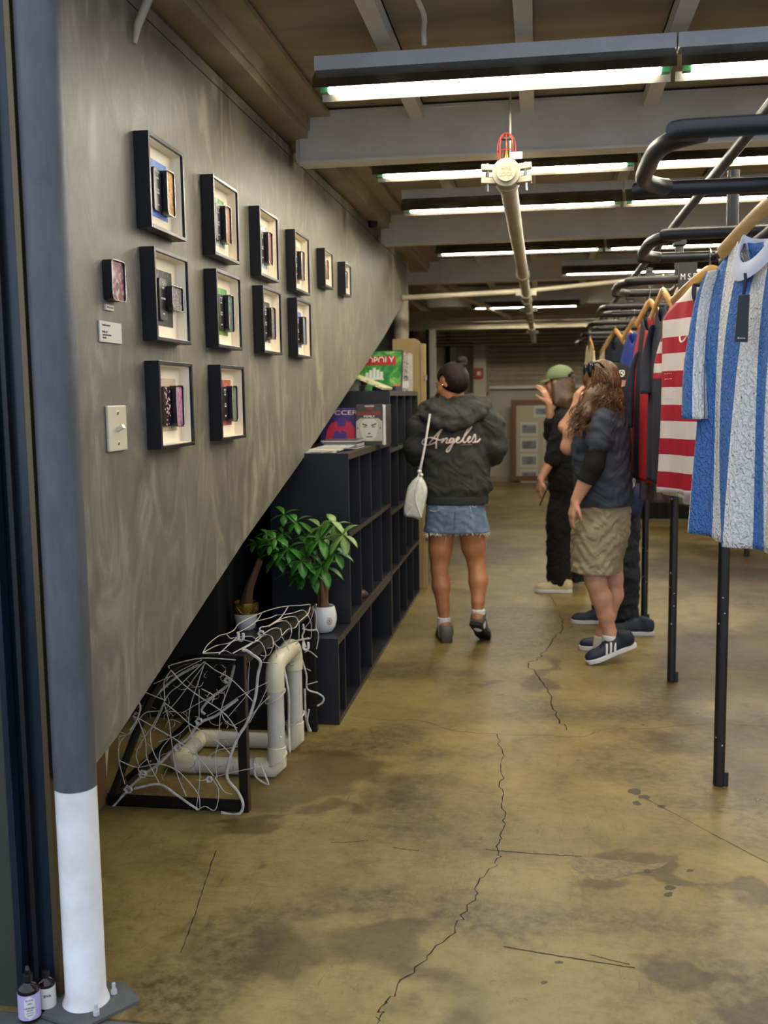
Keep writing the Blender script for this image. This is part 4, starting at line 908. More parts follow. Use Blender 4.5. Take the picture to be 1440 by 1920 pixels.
# ================================================================= clothes racks
def rack(y, xt, label):
    r = thing('clothes_rack', label, 'clothes rack', (.685, y, 0), 'black tube clothes racks along the aisle')
    for x in (.685, 1.88):
        obj('post', MB().tube([(x, y, .004), (x, y, 2.29)], .0215, 16), 'rack', r)
        obj('foot', MB().box(x+.014, x+.034, y-.012, y+.012, 0, .055), 'rack', r, smooth=False, bev=.002)
        obj('clamp', MB().box(x-.03, x+.03, y-.032, y+.032, 2.225, 2.262), 'blk', r, bev=.004)
        obj('clamp_bolt', MB().tube([(x-.055, y-.02, 2.245), (x+.0, y-.02, 2.245)], .008, 8), 'blk', r)
        obj('cross_strut', MB().tube([(x, y-.31, 2.03), (x, y+.31, 2.03)], .016, 10), 'rack', r)
    c = [(2.35, y-.31), (xt+.20, y-.31), (xt+.08, y-.27), (xt+.01, y-.17), (xt, y+.05), (xt+.01, y+.19), (xt+.07, y+.28), (xt+.18, y+.31), (2.35, y+.31), (2.45, y+.2), (2.47, y), (2.45, y-.2)]
    obj('hanging_loop', MB().tube(catmull([(a, b, 2.03) for a, b in c], 7, True), .0205, 16, True), 'rack', r)
    mb = MB(); rnd = random.Random(int(y*100))
    for _ in range(6):
        z = rnd.uniform(.15, 1.0); a = rnd.uniform(-2.6, -.9); L = rnd.uniform(.002, .006)
        mb.prism([(.685+.0219*math.cos(a+da), y+.0219*math.sin(a+da), z+dz) for da, dz in ((-.12, 0), (.1, -.4*L), (.16, L), (-.05, 1.5*L))], (.0003*math.cos(a), .0003*math.sin(a), 0))
    obj('paint_chips', mb, 'chip', r, smooth=False)
    return r
RY = [2.50, 3.90, 5.33, 6.74, 8.2, 9.6, 11.0]
RN = ['nearest rack, its rounded loop cut off by the right edge', 'second rack, its post standing lowest in view', 'third rack, behind the striped jersey', 'fourth rack, behind the navy shirt', 'fifth rack, behind the royal blue shirt', 'sixth rack, with the cream shirt at its tip', 'farthest rack of the row']
for i, y in enumerate(RY): rack(y, .25 if i == 0 else .385, 'black tube clothes rack, '+RN[i])
lp = tag(obj('long_pipe', MB().tube([(.655, 1.9, 2.318), (.655, 14.0, 2.318)], .0205, 16), 'rack'), 'long black pipe clamped along the tops of all the rack posts', 'pipe')
sg = thing('size_sign', 'small dark size sign with white letters on the third rack', 'sign', (.64, 4.97, 1.9))
q0 = P(1272, 498, 4.97); q1 = P(1290, 548, 4.97)
bd = obj('board', MB().box(q0.x, q0.x+.085, 4.965, 4.97, 1.95-.0, 2.12), 'rack', sg, smooth=False)
text('lettering', 'M S E', 'ink', bd, basis((q0.x+.045, 4.9645, 2.035), (1, 0, 0), (0, 0, 1)), .04, .07)

HG = 'wooden hangers on the rack loops'
def hanger(x, y, zb, ang, label, mat='wood', w=.21, par=None):
    h = thing('clothes_hanger', label, 'hanger', (x, y, zb)); u = Vector((math.cos(ang), -math.sin(ang), 0)); c = Vector((x, y, zb))
    def arm(s_):
        return [c+Vector((0, 0, -.002))+u*s_*.0, c+u*s_*.05+Vector((0, 0, -.018)), c+u*s_*.13+Vector((0, 0, -.06)), c+u*s_*w+Vector((0, 0, -.105))]
    pts = catmull(arm(-1)[::-1]+arm(1)[1:], 5)
    obj('arms', MB().tube(pts, .022, 12, ry=.0085), mat, h)
    hk = [c+Vector((0, 0, .0)), c+Vector((0, 0, .075))]
    dv = Vector((-u.y, u.x, 0)) if abs(u.y) < .5 else Vector((0, 1, 0))
    R_ = .024
    for k in range(7):
        a = math.radians(-60+k*45); hk.append(c+Vector((0, 0, 2.034-zb))+dv*math.cos(a)*R_+Vector((0, 0, math.sin(a)*R_)))
    obj('hook', MB().tube(hk, .0022, 6), 'chrome', h)
    return h
def shirt(name, label, cat, x, y, ang, ztop, zbot, W_, mat, T_=.05, collar=None, neck=.08, seed=1, sleeves=(), sl_mat=None, flare=1.05, amp=.012, folds=5, slope=.36, fd_=.09):
    c = thing(name, label, cat, (x, y, zbot)); rnd = random.Random(seed)
    u = Vector((math.cos(ang), -math.sin(ang), 0)); n = Vector((-math.sin(ang), -math.cos(ang), 0)); n = n if n.dot(Vector((-.3, -1, 0))) > 0 else -n
    ph = [rnd.uniform(0, 6.28) for _ in range(6)]; NA, NV = 72, 40; vs = []; st = []
    def zt_(xl, front):
        a = abs(xl)
        if a < neck: return ztop-(fd_ if front else .02)*math.sqrt(max(0, 1-(a/neck)**2))
        return ztop-(a-neck)*slope-1.2*max(0, a-W_*.86)**1.0*.35
    for j in range(NV+1):
        v_ = j/NV
        for i in range(NA):
            f = 2*math.pi*i/NA; cu = math.cos(f); su = math.sin(f)
            cu2 = math.copysign(abs(cu)**.8, cu)
            Wv = W_*(1-.04*math.sin(v_*3.14))*(flare+(1-flare)*v_)
            xl = Wv*cu2; zz = zbot+(zt_(xl, su > 0)-zbot)*v_
            th = T_*su*(1-.82*v_**4)
            th += amp*(1-v_*.85)*(math.sin(folds*cu2*2+ph[0]+v_*1.2)*.9+math.sin(folds*cu2*3.7+ph[1]-v_*2)*.5)
            if v_ < .02: zz += .004*math.sin(f*5+ph[2])
            p = Vector((x, y, 0))+u*xl+n*th; vs.append(Vector((p.x, p.y, zz))); st.append((xl+W_*2, th, zz-zbot))
    fs = [(j*NA+i, j*NA+(i+1) % NA, (j+1)*NA+(i+1) % NA, (j+1)*NA+i) for j in range(NV) for i in range(NA)]
    def mk(nm, vs, fs, st, mat, par):
        mb = MB().add(vs, fs); o = obj(nm, mb, mat, par, smooth=True)
        at = o.data.attributes.new('st', 'FLOAT_VECTOR', 'POINT'); at.data.foreach_set('vector', [q for s_ in st for q in s_])
        sd_ = o.modifiers.new('solid', 'SOLIDIFY'); sd_.thickness = .0025; sd_.offset = -1
        return o
    body = mk('body', vs, fs, st, mat, c)
    if collar:
        ring = []
        for k in range(28):
            f = 2*math.pi*k/28; xl = neck*math.cos(f); su = math.sin(f); zz = zt_(xl*.999, su > 0)
            ring.append(Vector((x, y, zz))+u*xl+n*(.030*su+.0))
        obj('collar', MB().tube(ring, .013 if collar[1] else .009, 8, True, ry=.004), collar[0], c)
    for (pts, r0, r1, seed2) in sleeves:
        pth = catmull(pts, 8); m = len(pth); N = frames_along(pth); sv = []; ss = []; K = 28; r2 = random.Random(seed2); p2_ = r2.uniform(0, 6)
        for j, p in enumerate(pth):
            f_ = j/(m-1); ra = r0+(r1-r0)*min(1, f_*1.5)
            for k in range(K):
                a = 2*math.pi*k/K; rr = ra*(1+.08*math.sin(3*a+p2_+f_*5)); q = p+u*math.cos(a)*rr*.75+Vector((u.y, -u.x, 0))*math.sin(a)*rr*.5
                sv.append(q); ss.append((W_*.5+a*ra*.75+.0, 0, f_*.4+.5))
        sf = [(j*K+k, j*K+(k+1) % K, (j+1)*K+(k+1) % K, (j+1)*K+k) for j in range(m-1) for k in range(K)]
        mk('sleeve', sv, sf, ss, sl_mat or mat, c)
    return c
def stripe_mat(name, axis, stops, period, offset=0, knit=False, rough=.8, hole=False, bump=.3, bsc=250):
    t = NT(name); at = t.n('Attribute'); at.attribute_name = 'st'; sx = t.n('SeparateXYZ'); t.L.new(at.outputs['Vector'], sx.inputs[0])
    f = t.math('FRACT', t.math('DIVIDE', t.math('ADD', sx.outputs[axis], offset), period)) if period else sx.outputs[axis]
    if period: f = f
    c = t.ramp(f, stops, 'CONSTANT')
    v = t.coord('Object')
    if knit:
        vm = t.n('TexVoronoi'); vm.inputs['Scale'].default_value = 60; vm.distance = 'CHEBYCHEV'; vm.inputs['Randomness'].default_value = .8; t.L.new(at.outputs['Vector'], vm.inputs['Vector'])
        vm2 = t.n('TexVoronoi'); vm2.inputs['Scale'].default_value = 62; t.L.new(at.outputs['Vector'], vm2.inputs['Vector'])
        w = t.n('TexWave'); w.wave_type = 'BANDS'; w.inputs['Scale'].default_value = 20; w.inputs['Distortion'].default_value = 9; w.inputs['Detail'].default_value = 2; w.inputs['Detail Scale'].default_value = 3; t.L.new(at.outputs['Vector'], w.inputs['Vector'])
        h = t.mix(.5, w.outputs['Color'], vm.outputs['Distance'])
        t.bump(h, .8, .012)
        holes = t.ramp(vm2.outputs['Distance'], [(.0, 1.), (.13, 1.), (.17, 0.)])
        cells = t.ramp(t.noise(at.outputs['Vector'], 26, 2), [(.38, 0.), (.44, 1.)])
        hm = t.math('MULTIPLY', holes, cells)
        c = t.mix(hm, c, t.mix(.75, c, (.03, .03, .05)))
        c = t.mix(t.ramp(w.outputs['Fac'], [(.0, .28), (.35, 0.)]), c, t.mix(.25, c, (.05, .06, .12)))
    else: t.bump(t.noise(v, bsc, 3), bump, .002)
    t.col(c); t.b.inputs['Roughness'].default_value = rough; MATS[name] = t.m; return name
BL = '#4f7ebd'; WH = '#fbf6ea'
stripe_mat('knit_blue', 0, [(0, WH), (.5, BL)], .150, .045, knit=True)
stripe_mat('knit_cream', 0, [(0, '#d9ccb0'), (.6, '#2f4f8a')], .16, .03, knit=True)
stripe_mat('jersey', 2, [(0, '#d9cdc8'), (.16, '#a8142c'), (.64, '#d9cdc8')], .137, .0, rough=.6)
stripe_mat('pinstripe', 0, [(0, '#d8cfba'), (.93, '#4a4540')], .03)
M('white_rib', '#d5d3db', .8, bump=.2, bsc=200); M('navy_rib', '#141a30', .8); M('navy_shirt', '#171b2e', .8, bump=.2, bsc=200)
M('red_shirt', '#b01a22', .7, bump=.2, bsc=200); M('royal', '#1c3f9c', .7); M('cream_shirt', '#d5c79d', .8)
M('floral', '#5a5450', .8, c2='#86606a', sc=60); M('teal', '#6f9090', .8); M('whiteshirt', '#cfc9c4', .8)
t = NT('redblue'); at = t.n('Attribute'); at.attribute_name = 'st'; sx = t.n('SeparateXYZ'); t.L.new(at.outputs['Vector'], sx.inputs[0]); t.col(t.ramp(sx.outputs[0], [(0, '#a8161f'), (.40, '#a8161f'), (.42, '#1a1c2c'), (.50, '#a8161f')], 'CONSTANT')); t.b.inputs['Roughness'].default_value = .7; MATS['redblue'] = t.m
D2 = math.radians
X, Y = .56, 2.80
hanger(X+.03, Y-.02, 1.985, D2(62), 'light wooden hanger holding the blue and white crochet sweater')
s1 = shirt('crochet_sweater', 'blue and white vertically striped crochet sweater with white collar on a wooden hanger', 'sweater', X, Y, D2(72), 1.905, 1.095, .275, 'knit_blue', slope=.5, T_=.06, neck=.085, seed=4, amp=.022, folds=4, fd_=.085,
    sleeves=[([P(1338, 508, 3.0), P(1322, 560, 3.03), P(1311, 630, 3.02), P(1305, 700, 3.0), P(1304, 785, 2.97)], .034, .066, 3)])
# deep white rib collar
u = Vector((math.cos(D2(72)), -math.sin(D2(72)), 0)); n = Vector((-math.sin(D2(72)), -math.cos(D2(72)), 0)); cen = Vector((X, Y, 0))
mb = MB(); K = 36; vs = []
for (ro, dz) in ((1.32, -.034), (1.28, -.018), (1.0, .014), (.90, .012), (.93, -.012)):
    for k in range(K):
        f = 2*math.pi*k/K; xl = .085*ro*math.cos(f); su = math.sin(f); zz = 1.905-(.085 if su > 0 else .02)*math.sqrt(max(0, 1-math.cos(f)**2))+dz*(1 if su > 0 else .8)
        vs.append(cen+u*xl+n*(.036*ro*su)+Vector((0, 0, zz)))
mb.add(vs, [(r*K+k, r*K+(k+1) % K, (r+1)*K+(k+1) % K, (r+1)*K+k) for r in range(4) for k in range(K)]); co = obj('collar', mb, 'white_rib', s1, smooth=True); co['label'] = 'smooth white rib collar'
tp_ = P(1397, 512, 2.72); bt_ = P(1394, 552, 2.70)
tg = thing('hang_tag', 'black cardboard swing tag hanging from the collar of the crochet sweater', 'tag', P(1390, 642, 2.68))
obj('tag_ribbon', MB().tube(catmull([tp_, tp_.lerp(bt_, .5)+Vector((.003, 0, 0)), bt_], 4), .004, 6, ry=.0012), 'blk', tg)
a_, b_, c_, d_ = P(1385, 554, 2.70), P(1406, 552, 2.69), P(1402, 642, 2.67), P(1377, 641, 2.68)
cdp = obj('tag_card', MB().prism([a_, b_, c_, d_], (0, .003, 0)), M('tagblack', '#1c1b1c', .55), tg, smooth=False)
text('lettering', '● tecinnovo', 'ink', cdp, basis(P(1390, 634, 2.672)-Vector((0, .002, 0)), (1, 0, 0), (0, 0, 1)), .006, .018)
mb = MB().lathe(Vector((X, Y, 0))+Vector((.0, 0, 1.845)), [(.001, 0), (.001, 0)], 4)
hanger(.605, 2.24, 1.99, D2(75), 'wooden hanger carrying the cream crochet top at the right edge')
shirt('crochet_blouse', 'cream crochet blouse with dark blue stripe, mostly cut off by the right edge', 'sweater', .625, 2.25, D2(74), 1.945, 1.13, .27, 'knit_cream', neck=.085, seed=9, amp=.012)
hanger(.70, 3.05, 1.985, D2(50), 'broad black plastic hanger behind the crochet sweater', mat='blk', w=.25)
X, Y = .655, 4.17
hanger(X, Y+.02, 1.975, D2(56), 'wooden hanger holding the red and white striped jersey')
s2 = shirt('striped_jersey', 'red and white horizontally striped jersey with navy collar and white tick mark', 'shirt', X, Y, D2(56), 1.925, 1.09, .27, 'jersey', slope=.6, T_=.055, neck=.085, seed=12, amp=.012, collar=('navy_rib', True),
    sleeves=[([P(1262, 600, 4.40), P(1250, 640, 4.42), P(1242, 680, 4.43), P(1238, 712, 4.42)], .03, .052, 6)])
u = Vector((math.cos(D2(56)), -math.sin(D2(56)), 0)); n2 = Vector((-math.sin(D2(56)), -math.cos(D2(56)), 0))
body = [ch for ch in s2.children if ch.name.startswith('body')][0]
def stick(ob, o_, d_, off=.002):
    bv = BVHTree.FromObject(ob, bpy.context.evaluated_depsgraph_get()); mw = ob.matrix_world
    im = mw.inverted(); q, nn, i_, ds = bv.ray_cast(im @ Vector(o_), (im.to_3x3() @ Vector(d_)).normalized())
    return (mw @ q - Vector(d_).normalized()*off) if q else None
bpy.context.view_layer.update()
def decal(ob, pix, r, name, mat, par, off=.0015, k=5, closed=False):
    bpy.context.view_layer.update(); bv = BVHTree.FromObject(ob, bpy.context.evaluated_depsgraph_get()); mw = ob.matrix_world; im = mw.inverted(); mb = MB()
    for st_ in pix:
        pts = catmull([Vector((x, y, 0)) for x, y in st_], k); run = []
        for p in pts:
            d = Vector(ray(p.x, p.y)).normalized(); q, nn, i_, ds = bv.ray_cast(im @ Vector(_O), (im.to_3x3() @ d).normalized())
            if q is not None: run.append(mw @ q - d*off)
        if len(run) > 1: mb.tube(run, r, 6)
    return obj(name, mb, mat, par)
decal(body, [[(1275, 630), (1275, 636), (1277, 641), (1281, 640), (1285, 635)]], .0038, 'tick_mark', 'ink_w', s2, k=5)
decal(body, [[(1283, 637), (1288, 630), (1295, 624)]], .0022, 'tick_mark', 'ink_w', s2, k=3)
decal(body, [[(1247+i*3.5, y+1-i*.3), (1248+i*3.5, y+1-i*.3)] for y in (692, 700, 710, 726, 735, 746) for i in range(4)], .0012, 'vent_holes', 'ink_w', s2, k=2)
shirt('white_shirt', 'plain white shirt whose hem shows just below the striped jersey', 'shirt', .76, 4.2, D2(60), 1.92, 1.035, .27, 'whiteshirt', neck=.08, seed=15)
hanger(.645, 5.02, 1.98, D2(85), 'wooden hanger holding the cream pinstriped shirt')
shirt('pinstripe_shirt', 'cream shirt with fine dark pinstripes between the jersey and the navy shirt', 'shirt', .645, 5.03, D2(85), 1.92, 1.02, .26, 'pinstripe', neck=.08, seed=21, slope=1.05, sleeves=[([P(1248, 610, 5.15), P(1242, 660, 5.2), P(1237, 700, 5.2), P(1236, 735, 5.15)], .025, .05, 2)])
hanger(.575, 5.04, 1.98, D2(82), 'wooden hanger holding the navy shirt')
shirt('navy_shirt', 'plain navy polo shirt between the cream pinstriped and the red shirt', 'shirt',   .575, 5.05, D2(85), 1.925, 1.07, .26, 'navy_shirt', neck=.08, seed=22, slope=1.05, amp=.006, T_=.035, sleeves=[([P(1222, 610, 5.15), P(1216, 650, 5.2), P(1213, 690, 5.2), P(1212, 738, 5.15)], .025, .058, 2)])
hanger(.575, 5.62, 1.98, D2(77), 'wooden hanger holding the red and navy shirt')
shirt('red_shirt', 'red shirt with navy side panels hanging left of the navy shirt', 'shirt',  .575, 5.64, D2(78), 1.92, 1.03, .27, 'redblue', neck=.08, seed=23, slope=1.05, amp=.006, T_=.035, sl_mat='navy_shirt', sleeves=[([P(1196, 660, 5.75), P(1186, 700, 5.8), P(1178, 750, 5.8), P(1174, 802, 5.75)], .025, .062, 2)])
shirt('floral_garment', 'dark floral garment with its rounded hem hanging lowest behind the red shirt', 'garment', .71, 5.72, D2(55), 1.88, .90, .22, 'floral', neck=.08, seed=24)
shirt('teal_shirt', 'pale teal shirt with hem peeking below the white hems', 'shirt', .80, 5.6, D2(60), 1.9, .905, .24, 'teal', neck=.08, seed=25)
hanger(.62, 7.04, 1.98, D2(75), 'wooden hanger holding the royal blue shirt')
shirt('royal_blue_shirt', 'royal blue shirt on the fourth rack behind the red shirt', 'shirt', .62, 7.05, D2(76), 1.92, 1.08, .27, 'royal', neck=.08, seed=26, slope=1.05)
hanger(.44, 9.28, 1.98, D2(85), 'wooden hanger holding the long cream garment')
shirt('cream_garment', 'long pale cream garment at the tip of the sixth rack', 'garment', .44, 9.3, D2(84), 1.94, .95, .25, 'cream_shirt', neck=.07, seed=27)
for k, (x, y, m_, nm) in enumerate([(.56, 7.9, 'navy_shirt', 'dark blue'), (.65, 7.9, 'cream_shirt', 'cream'), (.74, 7.9, 'whiteshirt', 'white'), (.84, 7.9, 'red_shirt', 'bright red'), (.68, 6.45, 'whiteshirt', 'off-white'), (.60, 9.3, 'pinstripe', 'pinstriped'), (.81, 6.46, 'navy_shirt', 'dark navy')]):
    wh = {7.9: 'fifth', 6.45: 'fourth', 6.46: 'fourth', 9.3: 'sixth'}[y]
    hanger(x, y, 1.97, D2(75), 'wooden hanger of the %s shirt on the %s rack' % (nm, wh))
    shirt('hanging_shirt', '%s shirt hanging on the %s rack from the front' % (nm, wh), 'shirt', x, y+.01, D2(76), 1.91, 1.1, .25, m_, neck=.08, seed=40+k, T_=.03, amp=.005)
ct = thing('draped_table', 'long table under a black floor-length cloth far behind the racks', 'table', (2.4, 12.9, 0))
obj('table_top', MB().box(1.15, 3.8, 12.4, 13.3, .84, .87), 'cab', ct)
mb = MB(); mb.grid(lambda a, b: (1.12+2.71*a, 12.36+.012*math.sin(a*160), .005+.87*b), 240, 2); obj('cloth', mb, 'black_cloth', ct, smooth=True)

# ================================================================= people: implicit surfaces turned into one mesh per garment or body
def surfnet(F, lo, h):
    nx, ny, nz = F.shape; sg = F < 0
    c = [sg[i:nx-1+i, j:ny-1+j, k:nz-1+k] for i in (0, 1) for j in (0, 1) for k in (0, 1)]
    sm = sum(x.astype(np.int8) for x in c); act = (sm > 0) & (sm < 8); ids = np.argwhere(act)
    idx = -np.ones(act.shape, np.int64); idx[act] = np.arange(len(ids))
    acc = np.zeros((len(ids), 3)); cnt = np.zeros(len(ids)); I, J, K_ = ids.T
    for ax in range(3):
        for a in (0, 1):
            for b in (0, 1):
                o = [0, 0, 0]; o[(ax+1) % 3] = a; o[(ax+2) % 3] = b; e = list(o); e[ax] = 1
                f0 = F[I+o[0], J+o[1], K_+o[2]]; f1 = F[I+e[0], J+e[1], K_+e[2]]; m = (f0 < 0) != (f1 < 0)
                tt = np.where(m, f0/np.where(m, f0-f1, 1), 0)
                p = np.tile(np.array(o, float), (len(ids), 1)); p[:, ax] = tt
                acc[m] += p[m]; cnt[m] += 1
    V = (ids+acc/cnt[:, None])*h+np.array(lo); Q = []
    for ax in range(3):
        b1, b2 = (ax+1) % 3, (ax+2) % 3
        s0 = [slice(0, n) for n in F.shape]; s1_ = [slice(0, n) for n in F.shape]; s0[ax] = slice(0, F.shape[ax]-1); s1_[ax] = slice(1, F.shape[ax])
        df = sg[tuple(s0)] != sg[tuple(s1_)]; E_ = np.argwhere(df); ok = (E_[:, b1] > 0) & (E_[:, b2] > 0) & (E_[:, b1] < F.shape[b1]-1) & (E_[:, b2] < F.shape[b2]-1); E_ = E_[ok]
        def at(d1, d2):
            q = E_.copy(); q[:, b1] -= d1; q[:, b2] -= d2; return idx[q[:, 0], q[:, 1], q[:, 2]]
        q = np.stack([at(1, 1), at(0, 1), at(0, 0), at(1, 0)], 1); ins = sg[E_[:, 0], E_[:, 1], E_[:, 2]]
        q[~ins] = q[~ins][:, ::-1]; Q.append(q)
    return V, np.concatenate(Q)
class SDF:
    def __init__(s, h=.006): s.ops = []; s.h = h; s.cuts = []; s.wr = 0; s.wsc = 1
    def cap(s, a, b, ra, rb=None, k=.02, e=1.0, n=None):
        s.ops.append(('c', np.array(a, float), np.array(b, float), ra, ra if rb is None else rb, k, False)); return s
    def chain(s, pts, rs, k=.02):
        for i in range(len(pts)-1): s.cap(pts[i], pts[i+1], rs[i], rs[i+1], k)
        return s
    def ell(s, c, r, k=.02, R=None, sub=False):
        s.ops.append(('e', np.array(c, float), np.array(r, float), np.eye(3) if R is None else np.array(R, float), k, sub)); return s
    def loft(s, secs, yaw=0, k=.02):      # list of (cx, cy, z, rx, ry), z ascending
        s.ops.append(('l', np.array(secs, float), yaw, k)); return s
    def cut(s, p, n): s.cuts.append((np.array(p, float), np.array(n, float)/np.linalg.norm(n))); return s   # keeps side opposite to n
    def bbox(s):
        lo = np.full(3, 1e9); hi = -lo
        for o in s.ops:
            if o[0] == 'c': r = max(o[3], o[4]); a = np.minimum(o[1], o[2])-r; b = np.maximum(o[1], o[2])+r
            elif o[0] == 'e':
                if o[5]: continue
                r = max(o[2]); a = o[1]-r; b = o[1]+r
            else:
                S_ = o[1]; r = max(S_[:, 3].max(), S_[:, 4].max()); a = np.array([S_[:, 0].min()-r, S_[:, 1].min()-r, S_[0, 2]]); b = np.array([S_[:, 0].max()+r, S_[:, 1].max()+r, S_[-1, 2]])
            lo = np.minimum(lo, a); hi = np.maximum(hi, b)
        return lo-.03, hi+.03
    def build(s, name, mat, par, smooth=True, rel=0):
        lo, hi = s.bbox(); h = s.h; dim = np.ceil((hi-lo)/h).astype(int)+1; F = np.full(dim, 1.0, np.float32)
        for o in s.ops:
            if o[0] == 'c': r = max(o[3], o[4])+.05; a = np.minimum(o[1], o[2])-r; b = np.maximum(o[1], o[2])+r
            elif o[0] == 'e': r = max(o[2])+.05; a = o[1]-r; b = o[1]+r
            else: S_ = o[1]; r = max(S_[:, 3].max(), S_[:, 4].max())+.05; a = np.array([S_[:, 0].min()-r, S_[:, 1].min()-r, S_[0, 2]-.05]); b = np.array([S_[:, 0].max()+r, S_[:, 1].max()+r, S_[-1, 2]+.05])
            i0 = np.maximum(np.floor((a-lo)/h).astype(int), 0); i1 = np.minimum(np.ceil((b-lo)/h).astype(int)+1, dim)
            if (i1 <= i0).any(): continue
            G = np.stack(np.meshgrid(*[lo[d]+h*np.arange(i0[d], i1[d]) for d in range(3)], indexing='ij'), -1)
            if o[0] == 'c':
                ba = o[2]-o[1]; pa = G-o[1]; t_ = np.clip((pa@ba)/max(ba@ba, 1e-9), 0, 1); d = np.linalg.norm(pa-t_[..., None]*ba, axis=-1)-(o[3]+(o[4]-o[3])*t_); k = o[5]; sub = False
            elif o[0] == 'e':
                q = (G-o[1])@o[3].T; k0 = np.linalg.norm(q/o[2], axis=-1); k1 = np.linalg.norm(q/o[2]**2, axis=-1); d = k0*(k0-1)/np.maximum(k1, 1e-6); k = o[4]; sub = o[5]
            else:
                S_ = o[1]; z = G[..., 2]; cxx, cyy, rx, ry = [np.interp(z, S_[:, 2], S_[:, i]) for i in (0, 1, 3, 4)]
                cyw, syw = math.cos(o[2]), math.sin(o[2]); dx = G[..., 0]-cxx; dy = G[..., 1]-cyy; ux = dx*cyw+dy*syw; uy = -dx*syw+dy*cyw
                d = (np.sqrt((ux/rx)**2+(uy/ry)**2)-1)*np.minimum(rx, ry); d = np.maximum(d, np.maximum(S_[0, 2]-z, z-S_[-1, 2])); k = o[3]; sub = False
            sl = tuple(slice(i0[d_], i1[d_]) for d_ in range(3)); A_ = F[sl]
            if sub:
                hh = np.clip(.5-.5*(A_+d)/k, 0, 1); F[sl] = A_*(1-hh)+(-d)*hh+k*hh*(1-hh)
            else:
                hh = np.clip(.5+.5*(A_-d)/k, 0, 1); F[sl] = A_*(1-hh)+d*hh-k*hh*(1-hh)
        if s.wr:
            xs_, ys_, zs_ = [lo[d]+h*np.arange(dim[d]) for d in range(3)]; Xg, Yg, Zg = np.meshgrid(xs_*s.wsc, ys_*s.wsc, zs_*s.wsc, indexing='ij')
            w1 = np.sin(Xg*9+3.1*np.sin(Zg*5.3+Yg*4))+np.sin(Zg*21+4*np.sin(Xg*6.2)+3*np.sin(Yg*7.7)); w2 = np.sin(Zg*37+5*np.sin(Yg*9+Xg*11+1.7*np.sin(Zg*6)))
            F += (s.wr*(.6*w1+.55*w2)).astype(np.float32)
        for p, n_ in s.cuts:
            xs_, ys_, zs_ = [lo[d]+h*np.arange(dim[d]) for d in range(3)]
            pl_ = ((xs_-p[0])*n_[0])[:, None, None]+((ys_-p[1])*n_[1])[None, :, None]+((zs_-p[2])*n_[2])[None, None, :]
            F = np.maximum(F, pl_.astype(np.float32))
        V, Q = surfnet(F, lo, h)
        me = bpy.data.meshes.new(name); me.from_pydata(V.tolist(), [], Q.tolist()); o = bpy.data.objects.new(name, me); COL.objects.link(o)
        org = ORG[par.name]; ORG[o.name] = org; finish_mesh(me, mat, smooth, org); o.parent = par
        sm_ = o.modifiers.new('smooth', 'SMOOTH'); sm_.factor = .5; sm_.iterations = 3
        return o
def nrm(v): v = Vector(v); return v.normalized()
def hand(S_, w, d, nml, curl=.6, sc=1.0, side=1, spread=.0, tcurl=.5):
    w = Vector(w); d = nrm(d); nml = Vector(nml); nml = (nml-d*nml.dot(d)).normalized(); l = d.cross(nml).normalized()*side
    for i, (off, ln) in enumerate(((.027, .066), (.009, .074), (-.009, .070), (-.026, .056))):
        b0 = w+l*off*.55*sc+d*.012*sc; kn = w+l*off*sc+d*(.088-.006*abs(i-1))*sc
        S_.cap(b0, kn, .0155*sc, .0115*sc, .012)
        p = kn; a = curl*.5+.04*i; dd = d
        dirr = (d*math.cos(a)+nml*math.sin(a)+l*spread*(1.5-i)*.12).normalized()
        for j, fr_ in enumerate((.45, .31, .24)):
            q = p+dirr*ln*fr_*sc; S_.cap(p, q, (.0088-.0009*j)*sc, (.0082-.0010*j)*sc, .003); p = q; a += curl*.75
            dirr = (d*math.cos(a)+nml*math.sin(a)+l*spread*(1.5-i)*.1).normalized()
    b0 = w+l*.016*sc+d*.020*sc; t1_ = w+l*.042*sc+d*.048*sc+nml*.012*sc; t2_ = t1_+(d*.9+l*.35+nml*tcurl).normalized()*.030*sc; t3_ = t2_+(d*.95+nml*tcurl*1.2).normalized()*.024*sc
    S_.cap(b0, t1_, .0150*sc, .0115*sc, .012); S_.cap(t1_, t2_, .0105*sc, .0092*sc, .004); S_.cap(t2_, t3_, .0092*sc, .0078*sc, .004)
def rotm(fwd, up):
    f = nrm(fwd); u_ = Vector(up); u_ = (u_-f*u_.dot(f)).normalized(); r_ = f.cross(u_); return np.array([list(r_), list(f), list(u_)])   # rows: right, forward, up
